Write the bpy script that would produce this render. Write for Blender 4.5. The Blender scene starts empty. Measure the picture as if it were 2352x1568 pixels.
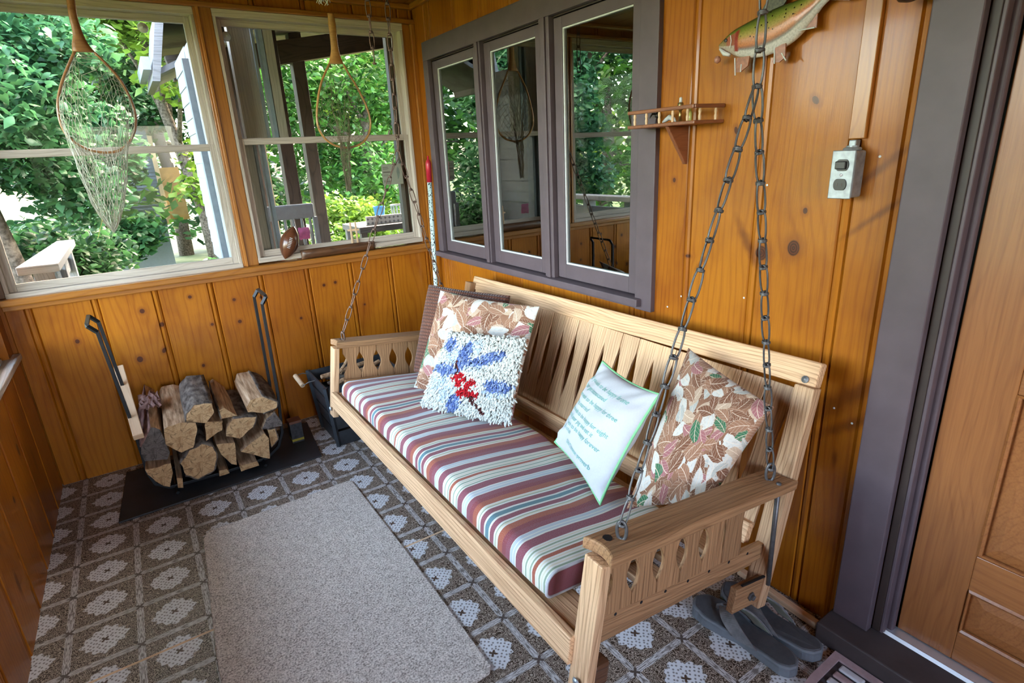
import bpy, bmesh, math, random
from mathutils import Vector, Matrix, noise
R = random.Random(11)
PI = math.pi
sc = bpy.context.scene
COL = sc.collection

# ------------------------------------------------------------------ camera
cam_d = bpy.data.cameras.new('camera')
cam_d.sensor_width = 36.0
cam_d.lens = 36.0 * 1298.2 / 2352.0
cam_d.clip_start = 0.02
cam_d.clip_end = 200
cam = bpy.data.objects.new('camera', cam_d)
COL.objects.link(cam)
YAW, PITCH, ROLL = 0.57265117, -0.32043561, -0.05061341
_f = Vector((math.sin(YAW) * math.cos(PITCH), math.cos(YAW) * math.cos(PITCH), math.sin(PITCH)))
_r = Vector((math.cos(YAW), -math.sin(YAW), 0))
_u = _r.cross(_f)
_r2 = _r * math.cos(ROLL) + _u * math.sin(ROLL)
_u2 = -_r * math.sin(ROLL) + _u * math.cos(ROLL)
_m = Matrix((_r2, _u2, -_f)).transposed().to_4x4()
_m.translation = Vector((0, 0, 1.30))
cam.matrix_world = _m
sc.camera = cam

# ------------------------------------------------------------------ world, sun, exposure
SKY_STRENGTH = 6.6
SUN_STRENGTH = 6
EXPOSURE = 0.25
w = bpy.data.worlds.new('world')
sc.world = w
w.use_nodes = True
wn = w.node_tree
wn.nodes.clear()
sky = wn.nodes.new('ShaderNodeTexSky')
sky.sky_type = 'NISHITA'
sky.sun_disc = False
sky.sun_elevation = math.radians(52)
sky.sun_rotation = math.radians(60)
sky.air_density = 1.0
sky.dust_density = 3.0
bg = wn.nodes.new('ShaderNodeBackground')
bg.inputs['Strength'].default_value = SKY_STRENGTH
wo = wn.nodes.new('ShaderNodeOutputWorld')
warm_tint = wn.nodes.new('ShaderNodeMix')  # warm tint multiplied into the sky colour
warm_tint.data_type = 'RGBA'
warm_tint.blend_type = 'MULTIPLY'
warm_tint.inputs['Factor'].default_value = 1.0
warm_tint.inputs[7].default_value = (1.24, 1.0, 0.85, 1.0)
wn.links.new(sky.outputs[0], warm_tint.inputs[6])
wn.links.new(warm_tint.outputs[2], bg.inputs['Color'])
wn.links.new(bg.outputs[0], wo.inputs['Surface'])

sun_d = bpy.data.lights.new('sun', 'SUN')
sun_d.energy = SUN_STRENGTH
sun_d.angle = math.radians(1.0)
sun_d.color = (1.0, 0.93, 0.80)
sun = bpy.data.objects.new('sun', sun_d)
COL.objects.link(sun)
sun.rotation_euler = Vector((-0.62, 0.30, -0.80)).to_track_quat('-Z', 'Y').to_euler()


def portal(loc, direction, sx, sy):
    d = bpy.data.lights.new('window_portal', 'AREA')
    d.shape = 'RECTANGLE'
    d.size, d.size_y = sx, sy
    d.cycles.is_portal = True
    o = bpy.data.objects.new('window_portal', d)
    COL.objects.link(o)
    o.location = loc
    o.rotation_euler = Vector(direction).to_track_quat('-Z', 'Z').to_euler()


portal((-0.60, 2.18, 1.28), (1, 0, 0), 1.5, 1.3)
portal((-0.60, 0.95, 1.28), (1, 0, 0), 0.75, 1.3)
portal((0.15, -2.05, 1.30), (0, 1, 0), 0.95, 1.0)
portal((0.45, 3.04, 1.40), (0, -1, 0), 1.85, 1.1)

vs = sc.view_settings
vs.view_transform = 'Standard'
vs.look = 'None'
vs.exposure = EXPOSURE
vs.gamma = 1.0
vs.use_curve_mapping = False
cy = sc.cycles
cy.use_denoising = True
cy.use_adaptive_sampling = True
cy.adaptive_threshold = 0.07
cy.adaptive_min_samples = 16
cy.max_bounces = 8
cy.diffuse_bounces = 4
cy.glossy_bounces = 3
cy.transmission_bounces = 6
cy.transparent_max_bounces = 12
cy.sample_clamp_indirect = 6.0
cy.caustics_reflective = False
cy.caustics_refractive = False


# ------------------------------------------------------------------ mesh helpers
class MB:
    """collects vertices and faces of ONE mesh"""

    def __init__(self):
        self.v, self.f, self.m, self.uv, self.col = [], [], [], None, None

    def add(self, vs, fs, mi=0):
        o = len(self.v)
        self.v += [tuple(p) for p in vs]
        self.f += [tuple(i + o for i in q) for q in fs]
        self.m += [mi] * len(fs)
        return o

    def box(self, x0, x1, y0, y1, z0, z1, mi=0, M=None):
        p = [Vector((x, y, z)) for z in (z0, z1) for y in (y0, y1) for x in (x0, x1)]
        if M is not None:
            p = [M @ q for q in p]
        self.add(p, [(0, 2, 3, 1), (4, 5, 7, 6), (0, 1, 5, 4), (2, 6, 7, 3), (0, 4, 6, 2), (1, 3, 7, 5)], mi)
        return self

    def prism(self, pts, z0, z1, mi=0, M=None):
        """polygon in XY (counter-clockwise) extruded in Z"""
        n = len(pts)
        p = [Vector((a, b, z0)) for a, b in pts] + [Vector((a, b, z1)) for a, b in pts]
        if M is not None:
            p = [M @ q for q in p]
        fs = [tuple(reversed(range(n))), tuple(range(n, 2 * n))]
        fs += [(i, (i + 1) % n, n + (i + 1) % n, n + i) for i in range(n)]
        self.add(p, fs, mi)
        return self

    def tube(self, path, r, seg=8, closed=False, mi=0, caps=True, flat=1.0):
        path = [Vector(p) for p in path]
        n = len(path)
        rs = r if isinstance(r, (list, tuple)) else [r] * n
        t0 = (path[1] - path[0]).normalized()
        up = Vector((0, 0, 1)) if abs(t0.z) < 0.9 else Vector((1, 0, 0))
        a = t0.cross(up).normalized()
        vs = []
        for i in range(n):
            if closed:
                t = (path[(i + 1) % n] - path[i - 1]).normalized()
            else:
                t = (path[min(i + 1, n - 1)] - path[max(i - 1, 0)]).normalized()
            a = (a - t * a.dot(t)).normalized()
            b = t.cross(a)
            for k in range(seg):
                q = 2 * PI * k / seg
                vs.append(path[i] + (a * math.cos(q) + b * math.sin(q) * flat) * rs[i])
        fs = []
        m = n if closed else n - 1
        for i in range(m):
            j = (i + 1) % n
            for k in range(seg):
                l = (k + 1) % seg
                fs.append((i * seg + k, i * seg + l, j * seg + l, j * seg + k))
        if not closed and caps:
            fs.append(tuple(reversed(range(seg))))
            fs.append(tuple(range((n - 1) * seg, n * seg)))
        self.add(vs, fs, mi)
        return self

    def lathe(self, prof, seg=24, mi=0, M=None):
        """profile (radius, z) turned about Z"""
        vs, fs = [], []
        for r, z in prof:
            for k in range(seg):
                q = 2 * PI * k / seg
                p = Vector((r * math.cos(q), r * math.sin(q), z))
                vs.append(M @ p if M is not None else p)
        n = len(prof)
        for i in range(n - 1):
            for k in range(seg):
                l = (k + 1) % seg
                fs.append((i * seg + k, i * seg + l, (i + 1) * seg + l, (i + 1) * seg + k))
        fs.append(tuple(reversed(range(seg))))
        fs.append(tuple(range((n - 1) * seg, n * seg)))
        self.add(vs, fs, mi)
        return self

    def mesh(self, name, mats, smooth=False):
        me = bpy.data.meshes.new(name)
        me.from_pydata([tuple(p) for p in self.v], [], self.f)
        for mt in (mats if isinstance(mats, (list, tuple)) else [mats]):
            me.materials.append(mt)
        if any(self.m):
            me.polygons.foreach_set('material_index', self.m)
        if self.uv:
            ul = me.uv_layers.new(name='UVMap')
            for l in me.loops:
                ul.data[l.index].uv = self.uv[l.vertex_index]
        if self.col:
            ca = me.color_attributes.new('Col', 'FLOAT_COLOR', 'POINT')
            ca.data.foreach_set('color', [c for q in self.col for c in (q[0], q[1], q[2], q[3] if len(q) > 3 else 1.0)])
        if smooth:
            me.polygons.foreach_set('use_smooth', [True] * len(me.polygons))
        me.update()
        return me


def fixn(me):
    b = bmesh.new()
    b.from_mesh(me)
    bmesh.ops.recalc_face_normals(b, faces=b.faces[:])
    b.to_mesh(me)
    b.free()
    return me


def link(name, data, parent=None, M=None):
    o = bpy.data.objects.new(name, data)
    COL.objects.link(o)
    if parent is not None:
        o.parent = parent
    if M is not None:
        o.matrix_local = M
    return o


def bevel(o, wd=0.002, seg=2):
    m = o.modifiers.new('bevel', 'BEVEL')
    m.width = wd
    m.segments = seg
    m.limit_method = 'ANGLE'
    m.angle_limit = math.radians(40)
    return o


def build(name, mb, mat, parent=None, M=None, smooth=False, bev=0, fix=False):
    me = mb.mesh(name, mat, smooth)
    if fix:
        fixn(me)
    o = link(name, me, parent, M)
    if bev:
        bevel(o, bev)
    return o


def tag(o, label, cat, group=None):
    o['label'] = label
    o['category'] = cat
    if group:
        o['group'] = group
    return o


def thing(name, label, cat, loc=(0, 0, 0), group=None):
    o = bpy.data.objects.new(name, None)
    o.empty_display_size = 0.05
    COL.objects.link(o)
    o.location = loc
    return tag(o, label, cat, group)


def struct(o):
    o['kind'] = 'structure'
    return o


def local(parent, p):
    return Vector(p) - parent.location


def pinv(parent):
    """inverse of the parent's placement in the world"""
    if parent is None:
        return Matrix.Identity(4)
    M = parent.matrix_basis.copy()
    q = parent.parent
    while q is not None:
        M = q.matrix_basis @ M
        q = q.parent
    return M.inverted()


def frame(p0, p1, wdir):
    """matrix with X from p0 to p1, Y along wdir, at the middle"""
    p0, p1, wdir = Vector(p0), Vector(p1), Vector(wdir)
    x = (p1 - p0).normalized()
    y = (wdir - x * wdir.dot(x)).normalized()
    z = x.cross(y)
    M = Matrix((x, y, z)).transposed().to_4x4()
    M.translation = (p0 + p1) / 2
    return M


def bar(name, p0, p1, wd, th, wdir, mat, parent=None, bev=0.003):
    """straight wooden bar, grain along its local X; points in world space"""
    p0, p1 = Vector(p0), Vector(p1)
    L = (p1 - p0).length
    return build(name, MB().box(-L / 2, L / 2, -wd / 2, wd / 2, -th / 2, th / 2), mat, parent, pinv(parent) @ frame(p0, p1, wdir), bev=bev)


def abox(name, x0, x1, y0, y1, z0, z1, mat, parent=None, bev=0.0, grain='auto'):
    """axis-aligned box whose local X follows its longest side (or the axis given)"""
    c = Vector(((x0 + x1) / 2, (y0 + y1) / 2, (z0 + z1) / 2))
    s = [x1 - x0, y1 - y0, z1 - z0]
    k = 'xyz'.index(grain) if grain in 'xyz' else s.index(max(s))
    if k == 0:
        ax = (Vector((1, 0, 0)), Vector((0, 1, 0)), Vector((0, 0, 1)))
        d = (s[0], s[1], s[2])
    elif k == 1:
        ax = (Vector((0, 1, 0)), Vector((0, 0, 1)), Vector((1, 0, 0)))
        d = (s[1], s[2], s[0])
    else:
        ax = (Vector((0, 0, 1)), Vector((1, 0, 0)), Vector((0, 1, 0)))
        d = (s[2], s[0], s[1])
    M = Matrix(ax).transposed().to_4x4()
    M.translation = c
    return build(name, MB().box(-d[0] / 2, d[0] / 2, -d[1] / 2, d[1] / 2, -d[2] / 2, d[2] / 2), mat, parent, pinv(parent) @ M, bev=bev)


# ------------------------------------------------------------------ material helpers
class NT:
    def __init__(self, name):
        self.mat = bpy.data.materials.new(name)
        self.mat.use_nodes = True
        self.t = self.mat.node_tree
        self.t.nodes.clear()
        self.out = self.t.nodes.new('ShaderNodeOutputMaterial')

    def n(self, typ, inp=None, **pr):
        nd = self.t.nodes.new(typ)
        for k, v in pr.items():
            setattr(nd, k, v)
        for k, v in (inp or {}).items():
            s = nd.inputs[k]
            if isinstance(v, bpy.types.NodeSocket):
                self.t.links.new(v, s)
            else:
                s.default_value = v
        return nd

    def m(self, op, a, b=0.0, c=0.0, clamp=False):
        nd = self.t.nodes.new('ShaderNodeMath')
        nd.operation = op
        nd.use_clamp = clamp
        for i, v in enumerate((a, b, c)):
            if isinstance(v, bpy.types.NodeSocket):
                self.t.links.new(v, nd.inputs[i])
            else:
                nd.inputs[i].default_value = v
        return nd.outputs[0]

    def vm(self, op, a, b=(0, 0, 0)):
        nd = self.t.nodes.new('ShaderNodeVectorMath')
        nd.operation = op
        for i, v in enumerate((a, b)):
            if isinstance(v, bpy.types.NodeSocket):
                self.t.links.new(v, nd.inputs[i])
            else:
                nd.inputs[i].default_value = v
        return nd.outputs['Value'] if op in ('LENGTH', 'DISTANCE', 'DOT_PRODUCT') else nd.outputs[0]

    def mix(self, f, a, b, mode='MIX'):
        nd = self.t.nodes.new('ShaderNodeMix')
        nd.data_type = 'RGBA'
        nd.blend_type = mode
        nd.clamp_factor = True
        for s, v in ((nd.inputs['Factor'], f), (nd.inputs[6], a), (nd.inputs[7], b)):
            if isinstance(v, bpy.types.NodeSocket):
                self.t.links.new(v, s)
            else:
                s.default_value = v if not isinstance(v, tuple) or len(v) == 4 else (*v, 1.0)
        return nd.outputs[2]

    def ramp(self, f, stops, interp='LINEAR'):
        nd = self.t.nodes.new('ShaderNodeValToRGB')
        cr = nd.color_ramp
        cr.interpolation = interp
        while len(cr.elements) < len(stops):
            cr.elements.new(0.5)
        for e, (p, c) in zip(cr.elements, stops):
            e.position = p
            e.color = (*c, 1.0) if len(c) == 3 else c
        self.t.links.new(f, nd.inputs[0])
        return nd.outputs[0]

    def maprange(self, v, a, b, c=0.0, d=1.0, smooth=True):
        nd = self.t.nodes.new('ShaderNodeMapRange')
        nd.interpolation_type = 'SMOOTHSTEP' if smooth else 'LINEAR'
        for k, x in (('Value', v), ('From Min', a), ('From Max', b), ('To Min', c), ('To Max', d)):
            if isinstance(x, bpy.types.NodeSocket):
                self.t.links.new(x, nd.inputs[k])
            else:
                nd.inputs[k].default_value = x
        return nd.outputs[0]

    def noise(self, vec, scale, detail=3.0, rough=0.55, out='Fac', dim='3D'):
        nd = self.n('ShaderNodeTexNoise', {'Vector': vec, 'Scale': scale, 'Detail': detail, 'Roughness': rough}, noise_dimensions=dim)
        return nd.outputs[out]

    def xyz(self, v):
        nd = self.n('ShaderNodeSeparateXYZ', {0: v})
        return nd.outputs[0], nd.outputs[1], nd.outputs[2]

    def comb(self, x=0.0, y=0.0, z=0.0):
        return self.n('ShaderNodeCombineXYZ', {0: x, 1: y, 2: z}).outputs[0]

    def bump(self, h, strength=0.3, dist=0.002, normal=None):
        d = {'Height': h, 'Strength': strength, 'Distance': dist}
        if normal is not None:
            d['Normal'] = normal
        return self.n('ShaderNodeBump', d).outputs[0]

    def pbr(self, color, rough=0.5, normal=None, metallic=0.0, coat=0.0, coat_rough=0.1, spec=0.5, sheen=0.0, **kw):
        d = {'Base Color': color if isinstance(color, bpy.types.NodeSocket) else (*color, 1.0) if len(color) == 3 else color,
             'Roughness': rough, 'Metallic': metallic, 'Coat Weight': coat, 'Coat Roughness': coat_rough,
             'Specular IOR Level': spec, 'Sheen Weight': sheen}
        d.update(kw)
        if normal is not None:
            d['Normal'] = normal
        b = self.n('ShaderNodeBsdfPrincipled', d)
        self.t.links.new(b.outputs[0], self.out.inputs['Surface'])
        return self.mat

    def obj(self):
        return self.n('ShaderNodeTexCoord').outputs['Object']

    def pos(self):
        return self.n('ShaderNodeNewGeometry').outputs['Position']

    def uv(self):
        return self.n('ShaderNodeTexCoord').outputs['UV']

    def rnd(self):
        return self.n('ShaderNodeObjectInfo').outputs['Random']


def simple(name, color, rough=0.5, metallic=0.0, var=0.12, scale=30.0, bump=0.0, coat=0.0, spec=0.5):
    t = NT(name)
    p = t.obj()
    nz = t.noise(p, scale, 4.0)
    dk = tuple(c * (1 - var) for c in color)
    lt = tuple(min(1, c * (1 + var)) for c in color)
    c = t.ramp(nz, [(0.3, dk), (0.7, lt)])
    nm = t.bump(nz, bump, 0.003) if bump else None
    return t.pbr(c, rough, nm, metallic, coat=coat, spec=spec)


def wood(name, light, dark, rough=0.5, ring=28.0, coat=0.0, var=0.25, streak=0.6, bump=0.15, line=0.5):
    """wood with the grain along the object's X"""
    t = NT(name)
    p = t.obj()
    r = t.rnd()
    off = t.m('MULTIPLY', r, 41.0)
    x, y, z = t.xyz(p)
    base = t.comb(t.m('ADD', t.m('MULTIPLY', x, 0.9), off), t.m('ADD', t.m('MULTIPLY', y, 4.0), off), t.m('MULTIPLY', z, 4.0))
    warp = t.noise(base, 1.6, 2.0)
    ringc = t.m('ADD', t.m('ADD', t.m('MULTIPLY', y, ring), t.m('MULTIPLY', z, ring * 0.7)), t.m('ADD', t.m('MULTIPLY', warp, 9.0), off))
    tri = t.m('PINGPONG', ringc, 0.5)
    lines = t.maprange(tri, 0.30, 0.5, 0.0, 1.0)
    fine = t.noise(t.comb(t.m('ADD', t.m('MULTIPLY', x, 6.0), off), t.m('MULTIPLY', y, 220.0), t.m('MULTIPLY', z, 220.0)), 1.0, 3.0)
    fine = t.maprange(fine, 0.38, 0.68, 0.0, 1.0)
    f = t.m('ADD', t.m('MULTIPLY', lines, line), t.m('MULTIPLY', fine, streak * 0.6), clamp=True)
    c = t.mix(f, light, dark)
    hue = t.m('ADD', 1.0 - var / 2, t.m('MULTIPLY', t.m('FRACT', t.m('MULTIPLY', r, 7.31)), var))
    c = t.mix(1.0, c, t.n('ShaderNodeCombineColor', {0: hue, 1: hue, 2: hue}).outputs[0], 'MULTIPLY')
    nm = t.bump(t.m('ADD', fine, lines), bump, 0.0015)
    return t.pbr(c, rough, nm, coat=coat)


def pine(name, across, knots, light=(0.40, 0.138, 0.008), dark=(0.185, 0.040, 0.003), rough=0.40):
    """varnished knotty pine boards upright on a wall; across is the wall's horizontal axis; knots are (across, height, size, stretch, slant)"""
    t = NT(name)
    p = t.pos()
    r = t.rnd()
    X, Y, Z = t.xyz(p)
    A = {'x': X, 'y': Y}[across]
    off = t.m('MULTIPLY', r, 53.0)
    kd, kw, sd = None, None, None
    for (ka, kz, ks, st, sl) in knots:
        da = t.m('SUBTRACT', A, ka)
        dz = t.m('SUBTRACT', Z, kz)
        da2 = t.m('SUBTRACT', da, t.m('MULTIPLY', dz, sl))
        q = t.m('SQRT', t.m('ADD', t.m('POWER', t.m('ABSOLUTE', t.m('DIVIDE', da2, ks)), 2.0), t.m('POWER', t.m('ABSOLUTE', t.m('DIVIDE', dz, ks * st)), 2.0)))
        if st > 2.2:
            sd = q if sd is None else t.m('MINIMUM', sd, q)
            continue
        kd = q if kd is None else t.m('MINIMUM', kd, q)
        wv = t.m('DIVIDE', t.m('MULTIPLY', da2, 26.0), t.m('ADD', 1.0, t.m('POWER', t.m('DIVIDE', q, 2.2), 2.0)))
        kw = wv if kw is None else t.m('ADD', kw, wv)
    base = t.comb(t.m('ADD', t.m('MULTIPLY', A, 3.2), off), t.m('ADD', t.m('MULTIPLY', Z, 0.55), off), 0.0)
    warp = t.noise(base, 1.5, 2.0)
    ringc = t.m('ADD', t.m('MULTIPLY', A, 42.0), t.m('MULTIPLY', warp, 9.0))
    if kw is not None:
        ringc = t.m('SUBTRACT', ringc, kw)
    ringc = t.m('ADD', ringc, off)
    tri = t.m('PINGPONG', ringc, 0.5)
    lines = t.maprange(tri, 0.24, 0.5, 0.0, 1.0)
    blot = t.noise(t.comb(t.m('ADD', t.m('MULTIPLY', A, 2.0), off), t.m('MULTIPLY', Z, 1.2), 0.0), 2.6, 3.0)
    fine = t.maprange(t.noise(t.comb(t.m('MULTIPLY', A, 240.0), t.m('ADD', t.m('MULTIPLY', Z, 9.0), off), 0.0), 1.0, 3.0), 0.35, 0.7, 0.0, 1.0)
    f = t.m('ADD', t.m('MULTIPLY', lines, 0.26), t.m('ADD', t.m('MULTIPLY', fine, 0.18), t.maprange(blot, 0.42, 0.72, 0.0, 0.45)), clamp=True)
    c = t.mix(f, light, dark)
    tint = t.ramp(t.m('FRACT', t.m('MULTIPLY', r, 5.7)), [(0.0, (0.84, 0.74, 0.66)), (0.5, (1.0, 0.98, 0.95)), (1.0, (1.10, 1.14, 1.20))])
    c = t.mix(1.0, c, tint, 'MULTIPLY')
    if sd is not None:
        sn = t.noise(t.comb(t.m('MULTIPLY', A, 30.0), t.m('MULTIPLY', Z, 30.0), 0.0), 1.0, 3.0)
        c = t.mix(t.m('MULTIPLY', t.maprange(t.m('ADD', sd, t.m('MULTIPLY', sn, 1.2)), 0.7, 2.6, 1.0, 0.0), 0.75), c, (0.13, 0.032, 0.005))
    if kd is not None:
        halo = t.maprange(kd, 1.0, 2.6, 1.0, 0.0)
        c = t.mix(t.m('MULTIPLY', halo, 0.55), c, (0.20, 0.052, 0.008))
        kn = t.maprange(kd, 0.8, 1.1, 1.0, 0.0)
        rings = t.maprange(t.m('PINGPONG', t.m('MULTIPLY', kd, 3.0), 0.5), 0.1, 0.5, 0.0, 1.0)
        kc = t.mix(rings, (0.11, 0.028, 0.010), (0.035, 0.012, 0.006))
        c = t.mix(kn, c, kc)
    lump = t.noise(t.comb(t.m('MULTIPLY', A, 60.0), t.m('MULTIPLY', Z, 22.0), off), 1.0, 2.0)
    nm = t.bump(t.m('ADD', t.m('MULTIPLY', fine, 0.35), lump), 0.10, 0.004)
    return t.pbr(c, rough, nm, coat=0.22, coat_rough=0.10, spec=0.22)


def glass(name, tint=(0.93, 0.97, 0.95), ior=1.5, rough=0.0):
    t = NT(name)
    fr = t.n('ShaderNodeFresnel', {'IOR': ior}).outputs[0]
    a = t.n('ShaderNodeBsdfTransparent', {'Color': (*tint, 1)}).outputs[0]
    b = t.n('ShaderNodeBsdfGlossy', {'Color': (0.95, 1, 0.98, 1), 'Roughness': rough}).outputs[0]
    mx = t.n('ShaderNodeMixShader', {0: fr, 1: a, 2: b}).outputs[0]
    t.t.links.new(mx, t.out.inputs['Surface'])
    return t.mat


KN_R = [(0.815, 1.035, 0.017, 1.25, 0.0), (0.905, 1.012, 0.019, 1.1, 0.0), (0.950, 1.035, 0.012, 4.5, 0.55), (1.150, 0.975, 0.010, 0.5, 0.0),
        (0.800, 1.385, 0.008, 1.2, 0.4), (0.700, 1.415, 0.005, 1.2, 0.0), (0.795, 1.130, 0.006, 1.3, 0.0), (1.215, 1.200, 0.006, 1.2, 0.0),
        (0.640, 1.225, 0.012, 4.0, -1.1), (0.625, 1.130, 0.010, 4.5, -1.2), (0.61, 0.70, 0.03, 3.0, -1.0), (0.60, 0.62, 0.02, 3.0, -1.3), (0.640, 0.500, 0.006, 3.0, 0.0), (1.100, 0.960, 0.007, 2.5, -0.8),
        (1.010, 1.330, 0.006, 1.6, 0.2), (0.800, 0.300, 0.010, 1.5, 0.0), (1.33, 0.70, 0.012, 1.0, 0.0)]
KN_B = [(-0.045, 0.715, 0.010, 1.1, 0), (-0.10, 0.50, 0.012, 1.2, 0), (0.015, 0.640, 0.010, 1.1, 0.1), (0.00, 0.520, 0.009, 1.4, 0.3), (0.150, 0.745, 0.008, 1, 0),
        (0.330, 0.700, 0.008, 1, 0), (0.335, 0.590, 0.009, 1, 0), (0.450, 0.690, 0.007, 1, 0), (-0.175, 0.220, 0.010, 1.0, 0), (0.215, 0.60, 0.007, 1, 0),
        (0.760, 0.700, 0.008, 1, 0), (0.820, 0.705, 0.008, 1, 0), (0.960, 0.560, 0.006, 1, 0), (0.140, 0.41, 0.007, 1.2, 0), (-0.30, 0.63, 0.008, 1.2, 0),
        (0.440, 1.04, 0.013, 1.0, 0), (0.425, 1.74, 0.006, 4.0, -0.1), (0.620, 0.55, 0.007, 1, 0)]
KN_L = [(2.45, 0.40, 0.012, 2.0, 0.0), (2.62, 0.28, 0.014, 3.0, 0.0), (2.20, 0.33, 0.010, 1.3, 0), (1.95, 0.18, 0.012, 3.0, 0), (1.85, 0.42, 0.010, 2, 0)]

MT = {}
MT['pine_r'] = pine('varnished_pine_right', 'y', KN_R)
MT['pine_b'] = pine('varnished_pine_back', 'x', KN_B)
MT['pine_l'] = pine('varnished_pine_left', 'y', KN_L)
MT['pine_t'] = wood('varnished_pine_trim', (0.38, 0.145, 0.020), (0.22, 0.062, 0.008), 0.34, ring=60, coat=0.25, var=0.2, line=0.35, streak=0.4, bump=0.05)
MT['ceil'] = wood('ceiling_pine', (0.36, 0.14, 0.022), (0.21, 0.062, 0.009), 0.4, ring=50, coat=0.15, var=0.25)
MT['weather'] = wood('weathered_window_wood', (0.56, 0.50, 0.44), (0.30, 0.25, 0.20), 0.7, ring=70, var=0.2, bump=0.25, line=0.3)
MT['brown'] = simple('brown_paint', (0.112, 0.086, 0.100), 0.45, var=0.10, scale=14, bump=0.06, coat=0.0, spec=0.35)
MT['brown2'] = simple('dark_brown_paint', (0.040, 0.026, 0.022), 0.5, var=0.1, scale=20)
MT['bead'] = simple('pale_glazing_bead', (0.62, 0.66, 0.68), 0.4, var=0.08)
MT['oak'] = wood('weathered_oak', (0.72, 0.465, 0.265), (0.31, 0.145, 0.060), 0.62, ring=95, var=0.30, streak=0.7, bump=0.3, line=0.42)
MT['oakd'] = wood('aged_oak_arm', (0.41, 0.225, 0.105), (0.15, 0.068, 0.026), 0.65, ring=80, var=0.25, streak=0.8, bump=0.3, line=0.35)
MT['iron'] = simple('grey_iron', (0.14, 0.142, 0.148), 0.45, 0.6, var=0.2, scale=80)
MT['rust'] = simple('rusty_iron', (0.16, 0.105, 0.085), 0.55, 0.7, var=0.25, scale=80)
MT['black'] = simple('black_iron', (0.018, 0.020, 0.023), 0.42, 0.4, var=0.2, scale=60, bump=0.1)
MT['zinc'] = simple('galvanised_steel', (0.33, 0.365, 0.395), 0.45, 0.55, var=0.25, scale=55)
MT['alu'] = simple('aluminium', (0.80, 0.84, 0.90), 0.32, 0.7, var=0.05)
MT['blackp'] = simple('black_plastic', (0.02, 0.02, 0.022), 0.35)
MT['white'] = simple('white_paint', (0.80, 0.82, 0.86), 0.5, var=0.06)
MT['glass'] = glass('window_glass', ior=1.18)
MT['glassm'] = glass('double_glazing', (0.80, 0.88, 0.85), ior=2.9)
MT['door'] = wood('stained_door', (0.36, 0.140, 0.042), (0.175, 0.055, 0.017), 0.38, ring=45, coat=0.15, var=0.3, streak=0.5, bump=0.08, line=0.22)
MT['walnut'] = wood('dark_walnut', (0.14, 0.06, 0.025), (0.05, 0.02, 0.01), 0.45, ring=20, coat=0.2)
MT['shelf'] = wood('red_brown_shelf', (0.27, 0.10, 0.045), (0.13, 0.04, 0.018), 0.45, ring=20, coat=0.2, line=0.3)
MT['light'] = wood('light_wood', (0.72, 0.52, 0.33), (0.50, 0.31, 0.16), 0.55, ring=24, line=0.3, streak=0.3)
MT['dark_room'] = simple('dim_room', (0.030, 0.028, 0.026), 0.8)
MT['grey'] = wood('grey_deck_wood', (0.25, 0.25, 0.25), (0.12, 0.12, 0.12), 0.75, ring=60, bump=0.3)
MT['bark_post'] = wood('dark_porch_wood', (0.085, 0.060, 0.048), (0.030, 0.022, 0.018), 0.7, ring=16, bump=0.2)


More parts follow.
